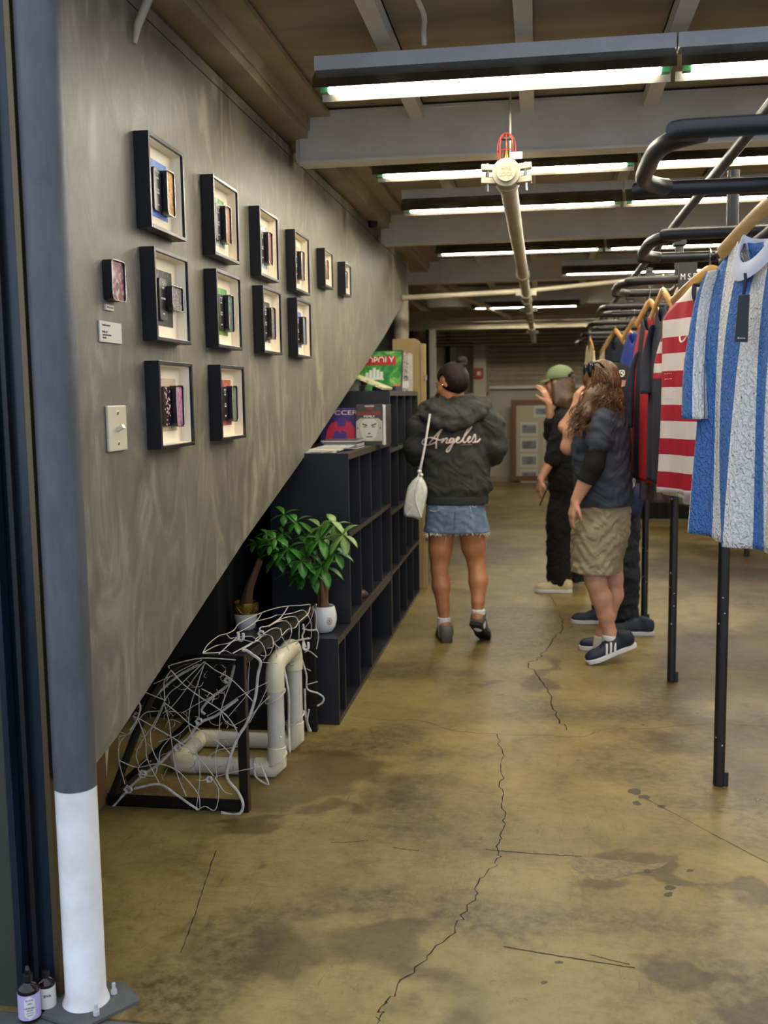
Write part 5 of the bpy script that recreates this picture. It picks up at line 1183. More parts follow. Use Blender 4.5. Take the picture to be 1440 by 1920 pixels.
def head(S_, c, fwd, up=(0, 0, 1), sc=1.0):
    R_ = rotm(fwd, up); c = Vector(c); r_, f_, u_ = [Vector(a) for a in R_]
    at_ = lambda x, y, z: c+(r_*x+f_*y+u_*z)*sc
    S_.ell(c+u_*.018*sc-f_*.012*sc, [v*sc for v in (.074, .092, .090)], .02, R_)
    S_.ell(at_(0, .028, -.045), [v*sc for v in (.056, .060, .070)], .025, R_)
    S_.ell(at_(0, .052, -.088), [v*sc for v in (.028, .024, .020)], .02, R_)
    S_.cap(at_(0, .086, -.005), at_(0, .104, -.036), .007*sc, .0125*sc, .012)
    S_.cap(at_(-.012, .094, -.040), at_(.012, .094, -.040), .008*sc, .008*sc, .006)
    S_.cap(at_(-.026, .078, .006), at_(.026, .078, .006), .011*sc, .011*sc, .015)
    for s_ in (-1, 1):
        S_.ell(at_(s_*.030, .084, -.010), [v*sc for v in (.014, .012, .009)], .008, R_, True)
        S_.ell(at_(s_*.030, .074, -.010), [v*sc for v in (.012, .012, .010)], .003, R_)
        S_.ell(at_(s_*.042, .052, -.038), [v*sc for v in (.018, .022, .018)], .02, R_)
        S_.ell(at_(s_*.078, -.006, -.014), [v*sc for v in (.009, .019, .031)], .006, R_); S_.ell(at_(s_*.089, .002, -.010), [v*sc for v in (.006, .010, .018)], .005, R_, True)
    S_.cap(at_(-.019, .086, -.062), at_(.019, .086, -.062), .0065*sc, .0065*sc, .006); S_.cap(at_(-.015, .085, -.073), at_(.015, .085, -.073), .0075*sc, .0075*sc, .006)
    return at_, R_
def eyes_mouth(par, at_, R_, sc=1.0):
    for s_ in (-1, 1):
        obj('eye', MB().sphere(at_(s_*.030, .0845, -.010), .0055*sc, 10, 8), 'glass_dark', par)
        obj('eyebrow', MB().tube([at_(s_*.015, .092, .012), at_(s_*.030, .090, .017), at_(s_*.045, .080, .012)], .0028*sc, 6), 'hair_dark', par)
    obj('lips', MB().tube([at_(-.020, .089, -.067), at_(0, .0955, -.066), at_(.020, .089, -.067)], .005*sc, 8), M('lips', '#8a4638', .5), par)
def shoe(par, heel, toe, up, mats, w=.046, Hh=.075, sole=.026, strap=None, lift=0, name='shoe'):
    """heel/toe: points on the underside; builds upper, sole"""
    heel = Vector(heel); toe = Vector(toe); f = (toe-heel).normalized(); L = (toe-heel).length; up = Vector(up); up = (up-f*up.dot(f)).normalized(); r_ = f.cross(up)
    prof = [(0, .62), (.06, .80), (.2, .84), (.4, .80), (.58, .94), (.74, 1.04), (.88, .90), (.96, .62), (1, .30)]
    def ol(s_): return [heel+f*L*a+r_*w*b_*s_ for a, b_ in prof]
    out = ol(1)+ol(-1)[::-1]; n_ = len(out); mb = MB()
    mb.add([p for p in out]+[p+up*sole for p in out], [tuple(range(n_))[::-1], tuple(range(n_, 2*n_))]+[(i, (i+1) % n_, n_+(i+1) % n_, n_+i) for i in range(n_)])
    so = obj(name+'_sole', mb, mats[1], par, smooth=50, bev=.003)
    S_ = SDF(.0045); R_ = rotm(f, up)
    S_.ell(heel+f*L*.15+up*(sole+.030), (w*.98, L*.165, .058), .02, R_); S_.cap(heel+f*L*.16+up*(sole+.045), heel+f*L*.18+up*(sole+.062), w*.93, w*.90, .01); S_.cut(heel+f*L*.16+up*(sole+.082), (up-f*.35)); S_.ell(heel+f*L*.42+up*(sole+.022), (w*.86, L*.28, .046), .02, R_); S_.ell(heel+f*L*.76+up*(sole+.008), (w*.92, L*.235, .036), .02, R_)
    S_.cap(heel+f*L*.16+up*(sole+.05), heel+f*L*.42+up*(sole+.052), .030, .024, .02); S_.cut(heel+up*(sole-.006), -up)
    up_ = S_.build(name, mats[0], par)
    mb = MB()
    for k in range(5):
        a = .42+.055*k; hh = sole+.082-.009*k; mb.tube([heel+f*L*a+r_*.018+up*hh, heel+f*L*(a+.01)+up*(hh+.006), heel+f*L*a-r_*.018+up*hh], .0028, 5)
    obj('laces', mb, mats[2], up_)
    return up_, (heel, f, up, r_, L)
def stripes(par, g_, side, mat, sole=.026, w=.046, lift=.0):
    heel, f, up, r_, L = g_; mb = MB()
    for k in range(3):
        a = .40+.085*k; pts = []
        for j in range(6):
            q = j/5; p = heel+f*L*(a+.06-.06*q-.02*q)+up*(sole+.004+.052*q)+r_*side*(w*(.93-.38*q**1.6)+.0028); pts.append(p)
        mb.tube(pts, .0055, 6, ry=.0016)
    obj('side_stripes', mb, mat, par)

# ---- woman in the hooded jacket walking away
YA = 6.10
def PA(x, y, d=0): return P(x, y, YA+d)
w1 = thing('person', 'person walking away in a dark hoodie with script lettering, denim shorts and white socks', 'person', (FL(850, 1197).x, YA, 0))
B = SDF(.0055)
at_, R_ = head(B, PA(846, 716, -.02), (-.86, .42, -.28), (.0, .12, 1), 1.0)
B.cap(PA(853, 738, .0), PA(858, 768, .02), .050, .058, .025)
cA = PA(853, 965)
B.loft([(cA.x, YA, cA.z-.10, .15, .11), (cA.x, YA, cA.z+.05, .155, .105), (cA.x, YA, cA.z+.22, .125, .09), (cA.x, YA, cA.z+.42, .155, .10), (cA.x+.01, YA, cA.z+.58, .12, .08)], 0, .03)
legL = [PA(829, 985), PA(826, 1030), PA(824, 1066), PA(827, 1098), PA(831, 1138), PA(834, 1172)]; rL = [.088, .070, .051, .055, .037, .032]
legR = [PA(884, 985), PA(888, 1025, .02), PA(893, 1056, .03), PA(897, 1090, -.0), PA(896, 1128, -.04), PA(896, 1158, -.06)]; rR = [.088, .072, .051, .057, .037, .032]
B.chain(legL, rL, .02); B.chain(legR, rR, .02)
B.cap(legL[-1], PA(834, 1188, .02), .036, .034); B.cap(legR[-1], PA(898, 1172, -.04), .035, .036)
for s_, sh, el, ha in ((-1, PA(790, 790), PA(777, 850, .03), PA(800, 842, .24)), (1, PA(922, 790), PA(931, 848, .02), PA(900, 842, .22))):
    B.chain([sh, el, ha], [.046, .040, .028], .02); hand(B, ha, (-s_*.55, .8, .25), (0, .2, -1), .5, 1.0, -s_)
bo = B.build('body', 'skin_tan', w1)
eyes_mouth(w1, at_, R_)
obj('earring', MB().sphere(P(829.5, 722, YA-.095), .0055, 8, 6), 'chrome', w1)
Hh = SDF(.0055); hc = PA(847, 713, -.03)
Hh.ell(hc+Vector((.004, 0, .012)), (.082, .100, .096), .02, R_); Hh.ell(PA(858, 716, -.05), (.070, .07, .068), .02); Hh.cap(PA(862, 690, -.02), PA(865, 681, -.02), .020, .020, .02)
Hh.ell(PA(866, 678, -.02), (.035, .034, .033), .01); Hh.cap(PA(861, 676, -.05), PA(871, 673, -.03), .012, .012, .004); Hh.cap(PA(858, 683, -.04), PA(872, 684, -.05), .010, .010, .004)
fwdA = Vector((-.86, .42, -.28)).normalized(); Hh.cut(hc+fwdA*.052, (fwdA.x*.9, fwdA.y*.9, fwdA.z-.55)); Hh.cut(PA(850, 736), (-.25, 0, -1)); 
Hh.ell(PA(829, 713, -.075), (.022, .03, .028), .01, None, True)
Hh.wr = .0008; Hh.wsc = 4; Hh.build('hair', 'hair_dark', w1)
J = SDF(.007); J.wr = .0048; J.wsc = 3.1
zt = lambda y: PA(853, y).z; xx = lambda x, y=900: PA(x, y).x
J.loft([(xx(855), YA, zt(942), .192, .132), (xx(855), YA, zt(928), .195, .135), (xx(856), YA, zt(915), .212, .145), (xx(856), YA, zt(880), .205, .14), (xx(855), YA, zt(830), .196, .13), (xx(855), YA, zt(795), .200, .12), (xx(855), YA, zt(772), .175, .11), (xx(855), YA, zt(755), .115, .10), (xx(855), YA, zt(748), .08, .08)], 0, .03)
J.chain([PA(800, 780), PA(786, 800, 0), PA(779, 838, .02), PA(781, 853, .06), PA(798, 848, .20)], [.070, .070, .066, .062, .05], .03)
J.chain([PA(908, 776), PA(924, 800, 0), PA(929, 838, .0), PA(925, 852, .05), PA(903, 848, .20)], [.070, .068, .066, .062, .05], .03)
J.cut(PA(853, 943), (0, 0, -1)); jk = J.build('hoodie', 'hoodie', w1)
Hd = SDF(.006); Hd.wr = .0028; Hd.wsc = 4.2
Hd.chain([PA(787, 766, .03), PA(797, 780, -.07), PA(820, 794, -.12), PA(848, 799, -.135), PA(876, 792, -.125), (PA(902, 776, -.09)), PA(917, 757, .0)], [.020, .027, .030, .031, .031, .029, .022], .02)
Hd.chain([PA(798, 760, .02), PA(812, 768, -.08), PA(838, 782, -.115), PA(868, 782, -.115), PA(893, 765, -.08), PA(906, 752, .0)], [.028, .033, .035, .036, .034, .028], .025)
Hd.chain([PA(812, 753, .03), PA(824, 758, -.06), PA(850, 770, -.09), PA(880, 762, -.07), PA(892, 748, .0)], [.028, .032, .036, .034, .028], .02)
Hd.chain([PA(822, 742, .05), PA(835, 745, -.03), PA(860, 752, -.055), PA(884, 744, -.03)], [.022, .026, .028, .024], .012)
Hd.build('hood', 'hoodie', w1)
rb = SDF(.006); rb.loft([(xx(855), YA, zt(944), .194, .134), (xx(855), YA, zt(929), .198, .138)], 0, .01); rb.build('hem_band', 'hoodie', w1)
Lt = [[(465,1205),(470,1120),(500,1040),(545,970),(480,1040),(420,1110),(390,1148)], [(470,1135),(400,1162),(335,1165),(310,1140),(335,1100),(400,1083),(460,1098),(510,1112),(548,1098)], [(525,1140),(552,1095)], [(530,1140),(575,1093),(592,1102),(578,1138),(600,1145),(632,1105)],
 [(665,1100),(635,1095),(615,1120),(625,1142),(650,1125),(672,1098),(640,1180),(610,1235),(588,1245),(590,1215),(640,1165),(692,1120)], [(690,1122),(725,1095),(715,1080),(690,1108),(702,1142),(742,1130),(772,1090)], [(770,1090),(840,1000),(862,962),(845,955),(800,1030),(770,1110),(780,1140),(808,1125)],
 [(812,1122),(850,1085),(840,1074),(820,1105),(832,1138),(868,1118)], [(866,1120),(902,1048),(908,1100),(898,1135),(874,1138)], [(898,1135),(932,1130),(962,1098)]]
decal(jk, [[(740+x/6, 640+y/6) for x, y in s_] for s_ in Lt], .0048, 'script_lettering', 'letter', jk, off=.003, k=6)
decal(jk, [[(740+735/6, 640+1168/6), (740+800/6, 640+1164/6), (740+872/6, 640+1162/6)]], .0028, 'script_underline', 'shoe_grey', jk, off=.002)
Sh = SDF(.0055); Sh.wr = .0022; Sh.wsc = 5
Sh.loft([(xx(855), YA, zt(1000), .150, .115), (xx(855), YA, zt(985), .165, .125), (xx(853), YA, zt(972), .172, .128), (xx(853), YA, zt(950), .175, .13), (xx(854), YA, zt(936), .165, .122)], 0, .02)
Sh.cap(PA(829, 968), PA(825, 1003, .0), .094, .104, .02); Sh.cap(PA(881, 968), PA(887, 1000, .0), .096, .104, .02)
Sh.cut(PA(853, 997), (0, 0, -1)); sh = Sh.build('denim_shorts', 'denim', w1)
decal(sh, [[(853, 960), (852, 975), (851, 995)]], .0022, 'seam', M('denim_dark', '#33455c', .8), sh, off=.0005)
mb = MB(); rnd = random.Random(2)
for cx_, cd_ in ((826, 0), (886, 0)):
    for k in range(90):
        a = rnd.uniform(0, 6.283); q = PA(cx_, 996)+Vector((math.cos(a)*.101, math.sin(a)*.101, 0)); L = rnd.choice([.008, .012, .018, .03 if rnd.random() < .35 else .01, .07 if rnd.random() < .12 else .012])
        mb.tube([q+Vector((0, 0, .003)), q+Vector((rnd.uniform(-.004, .004), rnd.uniform(-.004, .004), -L*.5)), q+Vector((rnd.uniform(-.012, .012), rnd.uniform(-.01, .01), -L))], .0013, 4)
obj('frayed_hem', mb, 'fray', sh)
decal(sh, [[(884, 947), (890, 951), (895, 946)], [(881, 948), (884, 960)], [(806, 957), (815, 959), (823, 956)]], .002, 'rip', 'fray', sh)
for a, b, n_ in ((PA(832, 1153), PA(834, 1190, .02), 0), (PA(896, 1138, -.05), PA(898, 1172, -.04), 1)):
    q = SDF(.005); q.cap(a, b, .0425, .041, .01); q.cut(a+Vector((0, 0, -.012)), (0, 0, 1)); q.build('sock', 'sock', w1)
hL = FL(843, 1203); hL = Vector((hL.x-.012, YA-.06, .001)); tL = hL+Vector((-.055, .25, 0))
shoe(w1, hL, tL, (0, 0, 1), ('shoe_grey', 'sole_brown', 'bagwhite'))
tR = Vector((PA(904, 1203).x+.01, YA+.06, .004)); hR = PA(889, 1172, -.115)
toe2 = tR+Vector((.0, .0, 0)); d_ = (toe2-hR)
shoe(w1, hR-Vector((0, .0, .0)), hR+d_.normalized()*.25, (.12, .35, .9), ('shoe_grey', 'sole_dark', 'bagwhite'))

# shoulder bag
bgp = thing('shoulder_bag', 'small white quilted bag with knotted strap at the left hip of the hoodie wearer', 'bag', P(775, 972, YA-.14))
yb_ = YA-.15
def PB(x, y, d=0): return P(x, y, yb_+d)
pf = [PB(757, 965), PB(762, 925), PB(768, 908), PB(786, 893), PB(800, 914), PB(798, 940), PB(789, 973), PB(774, 970)]
mb = MB(); cc_ = sum(pf, Vector())/len(pf); n_ = len(pf)
rings = []
for (sc_, dy) in ((.80, -.030), (.95, -.022), (1.0, 0), (1.0, .03), (.95, .052), (.8, .06)): rings.append([cc_+(p-cc_)*sc_+Vector((0, dy, 0)) for p in catmull(pf, 3, True)])
m_ = len(rings[0]); vs = [p for r in rings for p in r]
mb.add(vs, [(r*m_+i, r*m_+(i+1) % m_, (r+1)*m_+(i+1) % m_, (r+1)*m_+i) for r in range(5) for i in range(m_)]+[tuple(range(m_))[::-1], tuple(range(5*m_, 6*m_))])
obj('bag_body', mb, 'bagwhite', bgp, smooth=60)
obj('pleat', MB().tube(catmull([PB(786, 896, -.03), PB(782, 925, -.034), PB(776, 948, -.033), PB(763, 966, -.03)], 4), .004, 6).tube(catmull([PB(784, 900, -.03), PB(779, 935, -.036), PB(790, 970, -.03)], 4), .004, 6), 'sock', bgp)
obj('strap', MB().tube(catmull([PA(806, 776, -.155), PA(801, 810, -.165), P(796, 840, YA-.17), P(790, 870, YA-.165), PB(786, 886)], 5), .0065, 8, ry=.003), 'sock', bgp)
obj('strap_knot', MB().sphere(PB(786.5, 884, -.006), (.014, .013, .011), 12, 8).sphere(PB(790, 890, -.006), (.012, .01, .009), 12, 8).tube([PB(786, 886), PB(780, 905, -.02)], .004, 6).tube([PB(788, 888), PB(792, 908, -.02)], .004, 6), 'sock', bgp)

# ---- person in the navy T-shirt and khaki shorts
YB = 5.72
def Q(x, y, d=0): return P(x, y, YB+d)
wb = thing('person', 'person with long curly brown hair in a navy T-shirt, khaki shorts and striped navy sneakers', 'person', (FL(1130, 1225).x, YB, 0))
B = SDF(.0055); up = Vector((0, 0, 1))
hcB = Q(1126, 714, -.0); fB = Vector((-.86, .50, -.08))
at_, R_ = head(B, hcB, fB, (0, 0, 1), 1.0)
B.cap(Q(1136, 738), Q(1142, 772, .0), .052, .060, .025)
zq = lambda y, d=0: Q(1130, y, d).z; xq = lambda x, y=850: Q(x, y).x
B.loft([(xq(1130), YB, zq(985), .13, .15), (xq(1132), YB, zq(940), .14, .165), (xq(1128), YB, zq(880), .14, .155), (xq(1128), YB, zq(830), .14, .165), (xq(1136), YB, zq(785), .10, .165), (xq(1140), YB, zq(768), .06, .11)], 0, .03)
nl = [Q(1118, 1010, -.08), Q(1110, 1060, -.08), Q(1117, 1090, -.08), Q(1127, 1120, -.06), Q(1136, 1155, -.05), Q(1144, 1188, -.04)]
fl_ = [Q(1140, 1010, .09), Q(1146, 1060, .10), Q(1149, 1085, .10), Q(1150, 1115, .10), Q(1140, 1155, .10), Q(1128, 1192, .09)]
B.chain(nl, [.088, .062, .057, .056, .043, .034], .02); B.chain(fl_, [.088, .062, .056, .055, .042, .033], .02)
B.cap(nl[-1], Q(1146, 1206, -.04), .037, .034); B.cap(fl_[-1], Q(1126, 1206, .09), .035, .033)
sh_, el_, wr_ = Q(1130, 788, -.17), Q(1113, 872, -.20), Q(1080, 938, -.19)
B.chain([sh_, el_], [.056, .045], .02); B.chain([el_, el_.lerp(wr_, .35), wr_], [.045, .045, .029], .02)
hand(B, wr_, Q(1066, 985, -.20)-wr_, (.9, .35, 0), .35, 1.02, 1)
sh2, el2, wr2 = Q(1112, 795, .15), Q(1066, 838, .02), Q(1079, 765, -.02)
B.chain([sh2, el2], [.052, .042], .02); B.chain([el2, el2.lerp(wr2, .4), wr2], [.042, .042, .028], .02)
hand(B, wr2, (.12, .0, 1), (.8, .3, .25), .85, .95, -1)
B.build('body', 'skin', wb); eyes_mouth(wb, at_, R_)
T_ = SDF(.0065); T_.wr = .0042; T_.wsc = 3.4
T_.loft([(xq(1133), YB, zq(946), .158, .19), (xq(1132), YB, zq(925), .160, .195), (xq(1128), YB, zq(870), .160, .185), (xq(1126), YB, zq(832), .166, .19), (xq(1132), YB, zq(795), .135, .195), (xq(1140), YB, zq(775), .095, .16), (xq(1142), YB, zq(764), .07, .09)], 0, .03)
T_.cap(sh_, sh_.lerp(el_, .52), .064, .068, .03); T_.cut(sh_.lerp(el_, .58), (el_-sh_)) if False else None
T_.cap(sh2, sh2.lerp(el2, .5), .07, .068, .03)
T_.cut(Q(1130, 946), (0, 0, -1)); T_.build('t_shirt', 'navy_tee', wb)
A_ = SDF(.0055); A_.wr = .0012; A_.wsc = 1.5; A_.chain([sh_.lerp(el_, .4), el_, el_.lerp(wr_, .56)], [.060, .056, .052], .02); A_.cut(el_.lerp(wr_, .48), (wr_-el_)); A_.build('elbow_sleeve', 'black_cloth', wb)
K_ = SDF(.0065); K_.wr = .0050; K_.wsc = 4.2
K_.loft([(xq(1116, 1070), YB, zq(1072), .132, .17), (xq(1120, 1040), YB, zq(1040), .145, .178), (xq(1126, 1000), YB, zq(1000), .158, .18), (xq(1131, 960), YB, zq(960), .150, .175), (xq(1133, 935), YB, zq(935), .140, .165)], 0, .02)
K_.cap(Q(1110, 1000, -.08), Q(1108, 1060, -.08), .095, .105, .03); K_.cap(Q(1132, 1000, .08), Q(1131, 1062, .06), .10, .105, .03)
K_.cut(Q(1116, 1070), (-.06, 0, -1)); K_.build('khaki_shorts', 'khaki', wb)
# hair mass and curls
Hr = SDF(.006); Hr.wr = .0035; Hr.wsc = 2.2
Hr.ell(hcB+Vector((.004, .0, .010)), (.093, .107, .106), .02, R_); Hr.ell(Q(1134, 735, -.05), (.072, .085, .105), .03)
Hr.chain([Q(1140, 722, -.04), Q(1148, 752, -.07), Q(1146, 775, -.10)], [.058, .066, .04], .03)
Hr.chain([Q(1118, 712, -.085), Q(1112, 745, -.11), Q(1098, 775, -.14), Q(1084, 800, -.16)], [.045, .052, .048, .026], .03)
Hr.ell(hcB+fB.normalized()*.09+Vector((-.0, 0, -.03)), (.055, .06, .07), .01, None, True)
hr = Hr.build('hair', 'hair_curl', wb)
rnd = random.Random(11); mb = MB()
def curl_strand(a, b, amp, turns, r, sag=0):
    a = Vector(a); b = Vector(b); pts = []; n_ = int(turns*8); d = (b-a); x_ = d.orthogonal().normalized(); y_ = d.cross(x_).normalized(); p_ = rnd.uniform(0, 6.28)
    for i in range(n_+1):
        u_ = i/n_; am = amp*(.35+.65*u_); pts.append(a+d*u_+x_*am*math.cos(p_+u_*turns*6.28)+y_*am*math.sin(p_+u_*turns*6.28)+Vector((0, 0, -sag*4*u_*(1-u_)*.2)))
    mb.tube(pts, [r*(1-.55*i/n_) for i in range(n_+1)], 5)
for k in range(270):
    a = rnd.uniform(0, 1); side = rnd.random()
    if side < .5:
        s0 = Q(rnd.uniform(1108, 1128), rnd.uniform(700, 760), rnd.uniform(-.13, -.08)); e0 = Q(rnd.uniform(1062, 1104), rnd.uniform(772, 822), rnd.uniform(-.21, -.14))
    else:
        s0 = Q(rnd.uniform(1118, 1152), rnd.uniform(695, 740), rnd.uniform(-.14, -.08)); e0 = Q(rnd.uniform(1105, 1172), rnd.uniform(752, 792), rnd.uniform(-.20, -.10))
    curl_strand(s0, e0, rnd.uniform(.005, .011), rnd.uniform(2, 4.5), rnd.uniform(.0026, .0046))
for k in range(110):
    a0 = Q(rnd.uniform(1112, 1142), rnd.uniform(677, 684), rnd.uniform(-.07, .0)); e0 = Q(rnd.uniform(1104, 1168), rnd.uniform(735, 762), rnd.uniform(-.13, -.09)); m_ = (a0+e0)/2+Vector((0, -.055, .025))
    mb.tube(catmull([a0, m_, e0], 6), .0022, 4)
obj('curls', mb, M('hair_strand', '#6b4a2c', .38, c2='#3a2716', sc=14), hr)
g_ = thing('sunglasses', 'black sunglasses pushed up on the curly-haired head', 'sunglasses', Q(1106, 700, -.10))
for (x, y, d, rx_, rz_) in ((1108, 692, -.11, .020, .046), (1098, 694, -.02, .014, .036)):
    obj('lens', MB().sphere(Q(x, y, d), (rx_, .012, rz_), 16, 10), 'glass_dark', g_)
obj('temple', MB().tube(catmull([Q(1112, 682, -.11), Q(1122, 680, -.115), Q(1134, 690, -.11)], 4), .004, 6).tube([Q(1108, 688, -.11), Q(1099, 690, -.03)], .004, 6), 'glass_dark', g_)
for a, b in ((Q(1143, 1191, -.04), Q(1147, 1212, -.04)), (Q(1128, 1192, .09), Q(1125, 1212, .09))):
    q = SDF(.005); q.cap(a, b, .043, .041, .01); q.cut(a+Vector((0, 0, .004)), (0, 0, 1)); q.build('sock', 'sock', wb)
toeN = FL(1100, 1246); heelN = P(1176, 1216, YB-.02); dN = (heelN-toeN).normalized(); heelN = toeN+dN*.30
upn, gN = shoe(wb, heelN, toeN+Vector((0, 0, .002)), (0, -.05, 1), ('shoe_navy', 'shoe_white', 'shoe_navy'), w=.048)
for sd_ in (1, -1): stripes(upn, gN, sd_, 'shoe_white', w=.048)
obj('gum_toe', MB().sphere(toeN+dN*.012+Vector((0, 0, .010)), (.018, .030, .009), 12, 8), 'gum', upn)
toeF = FL(1086, 1218); heelF = toeF+Vector((.27, .06, .001))
upf, gF = shoe(wb, heelF, toeF+Vector((0, 0, .001)), (0, 0, 1), ('shoe_navy', 'shoe_white', 'shoe_navy'), w=.046)
for sd_ in (1, -1): stripes(upf, gF, sd_, 'shoe_white', w=.046)

# ---- person in black with the green cap
YC = 7.85
def C_(x, y, d=0): return P(x, y, YC+d)
wc = thing('person', 'person all in black with a green cap and cream shoes, one hand raised', 'person', (FL(1045, 1105).x, YC, 0))
B = SDF(.0065); hcC = C_(1048, 716); fC = Vector((-.96, .25, .08))
at_, R_ = head(B, hcC, fC, (0, 0, 1), 1.04)
B.cap(C_(1054, 732), C_(1058, 760), .052, .06, .025)
zc = lambda y: C_(1060, y).z; xc = lambda x, y=850: C_(x, y).x
B.loft([(xc(1062), YC, zc(960), .12, .15), (xc(1062), YC, zc(900), .11, .14), (xc(1060), YC, zc(820), .11, .16), (xc(1060), YC, zc(775), .085, .16), (xc(1058), YC, zc(760), .05, .08)], 0, .03)
shc, elc, wrc = C_(1056, 785, -.17), C_(1040, 852, -.18), C_(1014, 897, -.22)
B.chain([shc, elc], [.05, .042], .02); B.chain([elc, wrc], [.041, .027], .02); hand(B, wrc, C_(1008, 930, -.2)-wrc, (.8, .5, 0), .35, 1.05, 1, spread=.5)
sc2, ec2, wc2 = C_(1050, 785, .15), C_(1036, 815, -.02), C_(1029, 757, -.12)
B.chain([sc2, ec2], [.05, .042], .02); B.chain([ec2, wc2], [.041, .027], .02); hand(B, wc2, (-.38, -.1, 1), (-.75, .5, -.2), .35, 1.05, 1, spread=1.2)
B.chain([C_(1050, 980, -.08), C_(1050, 1040, -.08), C_(1056, 1092, -.08)], [.08, .06, .04], .02); B.chain([C_(1070, 980, .1), C_(1074, 1040, .1), C_(1080, 1085, .1)], [.08, .06, .04], .02)
B.build('body', 'skin', wc); eyes_mouth(wc, at_, R_)
T_ = SDF(.007); T_.wr = .004; T_.wsc = 3.2
T_.loft([(xc(1064), YC, zc(920), .145, .18), (xc(1062), YC, zc(880), .140, .18), (xc(1060), YC, zc(820), .135, .19), (xc(1060), YC, zc(780), .11, .18), (xc(1060), YC, zc(762), .07, .10), (xc(1060), YC, zc(752), .06, .07)], 0, .03)
T_.cap(shc, elc.lerp(wrc, .18), .065, .062, .03); T_.cap(sc2, ec2, .065, .060, .03); T_.cap(ec2, ec2.lerp(wc2, .4), .06, .055, .03); T_.build('black_top', 'black_cloth', wc)
T_ = SDF(.007); T_.wr = .005; T_.wsc = 3.2
T_.loft([(xc(1064), YC, zc(990), .13, .17), (xc(1064), YC, zc(915), .135, .175)], 0, .03)
T_.cap(C_(1049, 960, -.08), C_(1049, 1089, -.08), .10, .095, .03); T_.cap(C_(1074, 960, .1), C_(1078, 1082, .1), .10, .095, .03); T_.cut(C_(1050, 1096, -.08), (0, 0, -1)); T_.build('trousers', 'black_cloth', wc)
Hr = SDF(.0065); Hr.wr = .003; Hr.wsc = 2; Hr.ell(hcC+Vector((.02, 0, .0)), (.088, .10, .10), .02, R_); Hr.chain([C_(1056, 720, -.02), C_(1062, 750, -.04), C_(1064, 772, -.06)], [.075, .078, .045], .03); Hr.cap(C_(1040, 722, -.08), C_(1044, 755, -.09), .03, .03, .03)
Hr.ell(hcC+fC.normalized()*.10+Vector((0, 0, -.03)), (.06, .08, .08), .01, None, True); Hr.build('hair', 'hair_curl', wc)
def cap_(par, c, f, mat, brim=True, sc=1.0, nm='cap'):
    c = Vector(c); f = Vector(f).normalized(); Rr = rotm(f, (0, 0, 1)); r_, ff, uu = [Vector(a) for a in Rr]
    S_ = SDF(.005); S_.ell(c, (.094*sc, .112*sc, .098*sc), .02, Rr); S_.cut(c-uu*.005+ff*0, (-uu-ff*.05)); cp = S_.build(nm, mat, par)
    if brim:
        mb = MB(); n_ = 14; vs = []
        for i in range(n_+1):
            a = math.pi*i/n_; x_ = math.cos(a)*.078*sc; y_ = .075*sc+math.sin(a)*.085*sc
            for z_ in (.006, 0): vs.append(c+r_*x_+ff*y_+uu*(.004+z_-(x_*x_)*4-.22*(y_-.07*sc)))
            vs_ = None
        for i in range(n_+1):
            a = math.pi*i/n_; x_ = math.cos(a)*.078*sc; vs.append(c+r_*x_+ff*.06*sc+uu*.004)
            vs.append(c+r_*x_+ff*.06*sc+uu*.0)
        fs = []
        for i in range(n_):
            a, b = 2*i, 2*(i+1); e_, g__ = 2*(n_+1)+2*i, 2*(n_+1)+2*(i+1)
            fs += [(a, b, g__, e_), (a+1, e_+1, g__+1, b+1), (a, a+1, b+1, b)]
        obj('brim', mb.add(vs, fs), mat, cp, smooth=True)
    obj('cap_button', MB().sphere(c+uu*.098*sc, (.007, .007, .004), 10, 6), mat, cp)
    return cp, (r_, ff, uu)
cpc, (r_, ff, uu) = cap_(wc, hcC+Vector((.008, 0, .030)), (-.95, .2, -.08), 'cap_green')
q = hcC+Vector((.008, 0, .030))-ff*.095-r_*.02
obj('cap_opening', MB().tube(catmull([q+Vector((-.025, -.045, .005)), q+Vector((.0, -.01, .028)), q+Vector((.005, .03, .005))], 5), .012, 8), 'black_cloth', cpc)
for (t0, off) in ((FL(1003, 1110), 0), (FL(1058, 1096)+Vector((.0, .1, 0)), .0)):
    shoe(wc, t0+Vector((.28, -.0, .001)), t0+Vector((0, 0, .001)), (0, 0, 1), ('cream_shoe', 'shoe_white', 'cream_shoe'), w=.045, name='sneaker')
tag(obj('black_cane', MB().tube([C_(1012, 948, -.25), C_(1030, 905, -.24)], .006, 6), 'blk'), 'thin black rod held low beside the hand of the person in black', 'rod')

# ---- person mostly hidden behind, black cap
YD = 6.62
def D_(x, y, d=0): return P(x, y, YD+d)
wd = thing('person', 'person in black cap and navy trousers, mostly hidden behind the khaki shorts wearer', 'person', (FL(1150, 1180).x, YD, 0))
B = SDF(.006); hcD = D_(1150, 722); fD = Vector((-.95, .3, 0))
at_, R_ = head(B, hcD, fD, (0, 0, 1), 1.03)
B.cap(D_(1154, 735), D_(1156, 770), .056, .065, .025); zd = lambda y: D_(1150, y).z; xd = lambda x, y=850: D_(x, y).x
B.loft([(xd(1150), YD, zd(980), .13, .15), (xd(1150), YD, zd(880), .12, .15), (xd(1150), YD, zd(800), .12, .17), (xd(1152), YD, zd(768), .08, .12)], 0, .03)
s1d, e1d, w1d = D_(1128, 790, -.1), D_(1060, 800, -.12), D_(1078, 768, -.15)
B.chain([s1d, e1d], [.052, .042], .02); B.chain([e1d, w1d], [.042, .032], .02); hand(B, w1d, (.35, 0, 1), (.8, .2, 0), .8, .95, 1)
s2d, e2d, w2d = D_(1165, 790, .15), D_(1160, 860, .18), D_(1140, 905, .12)
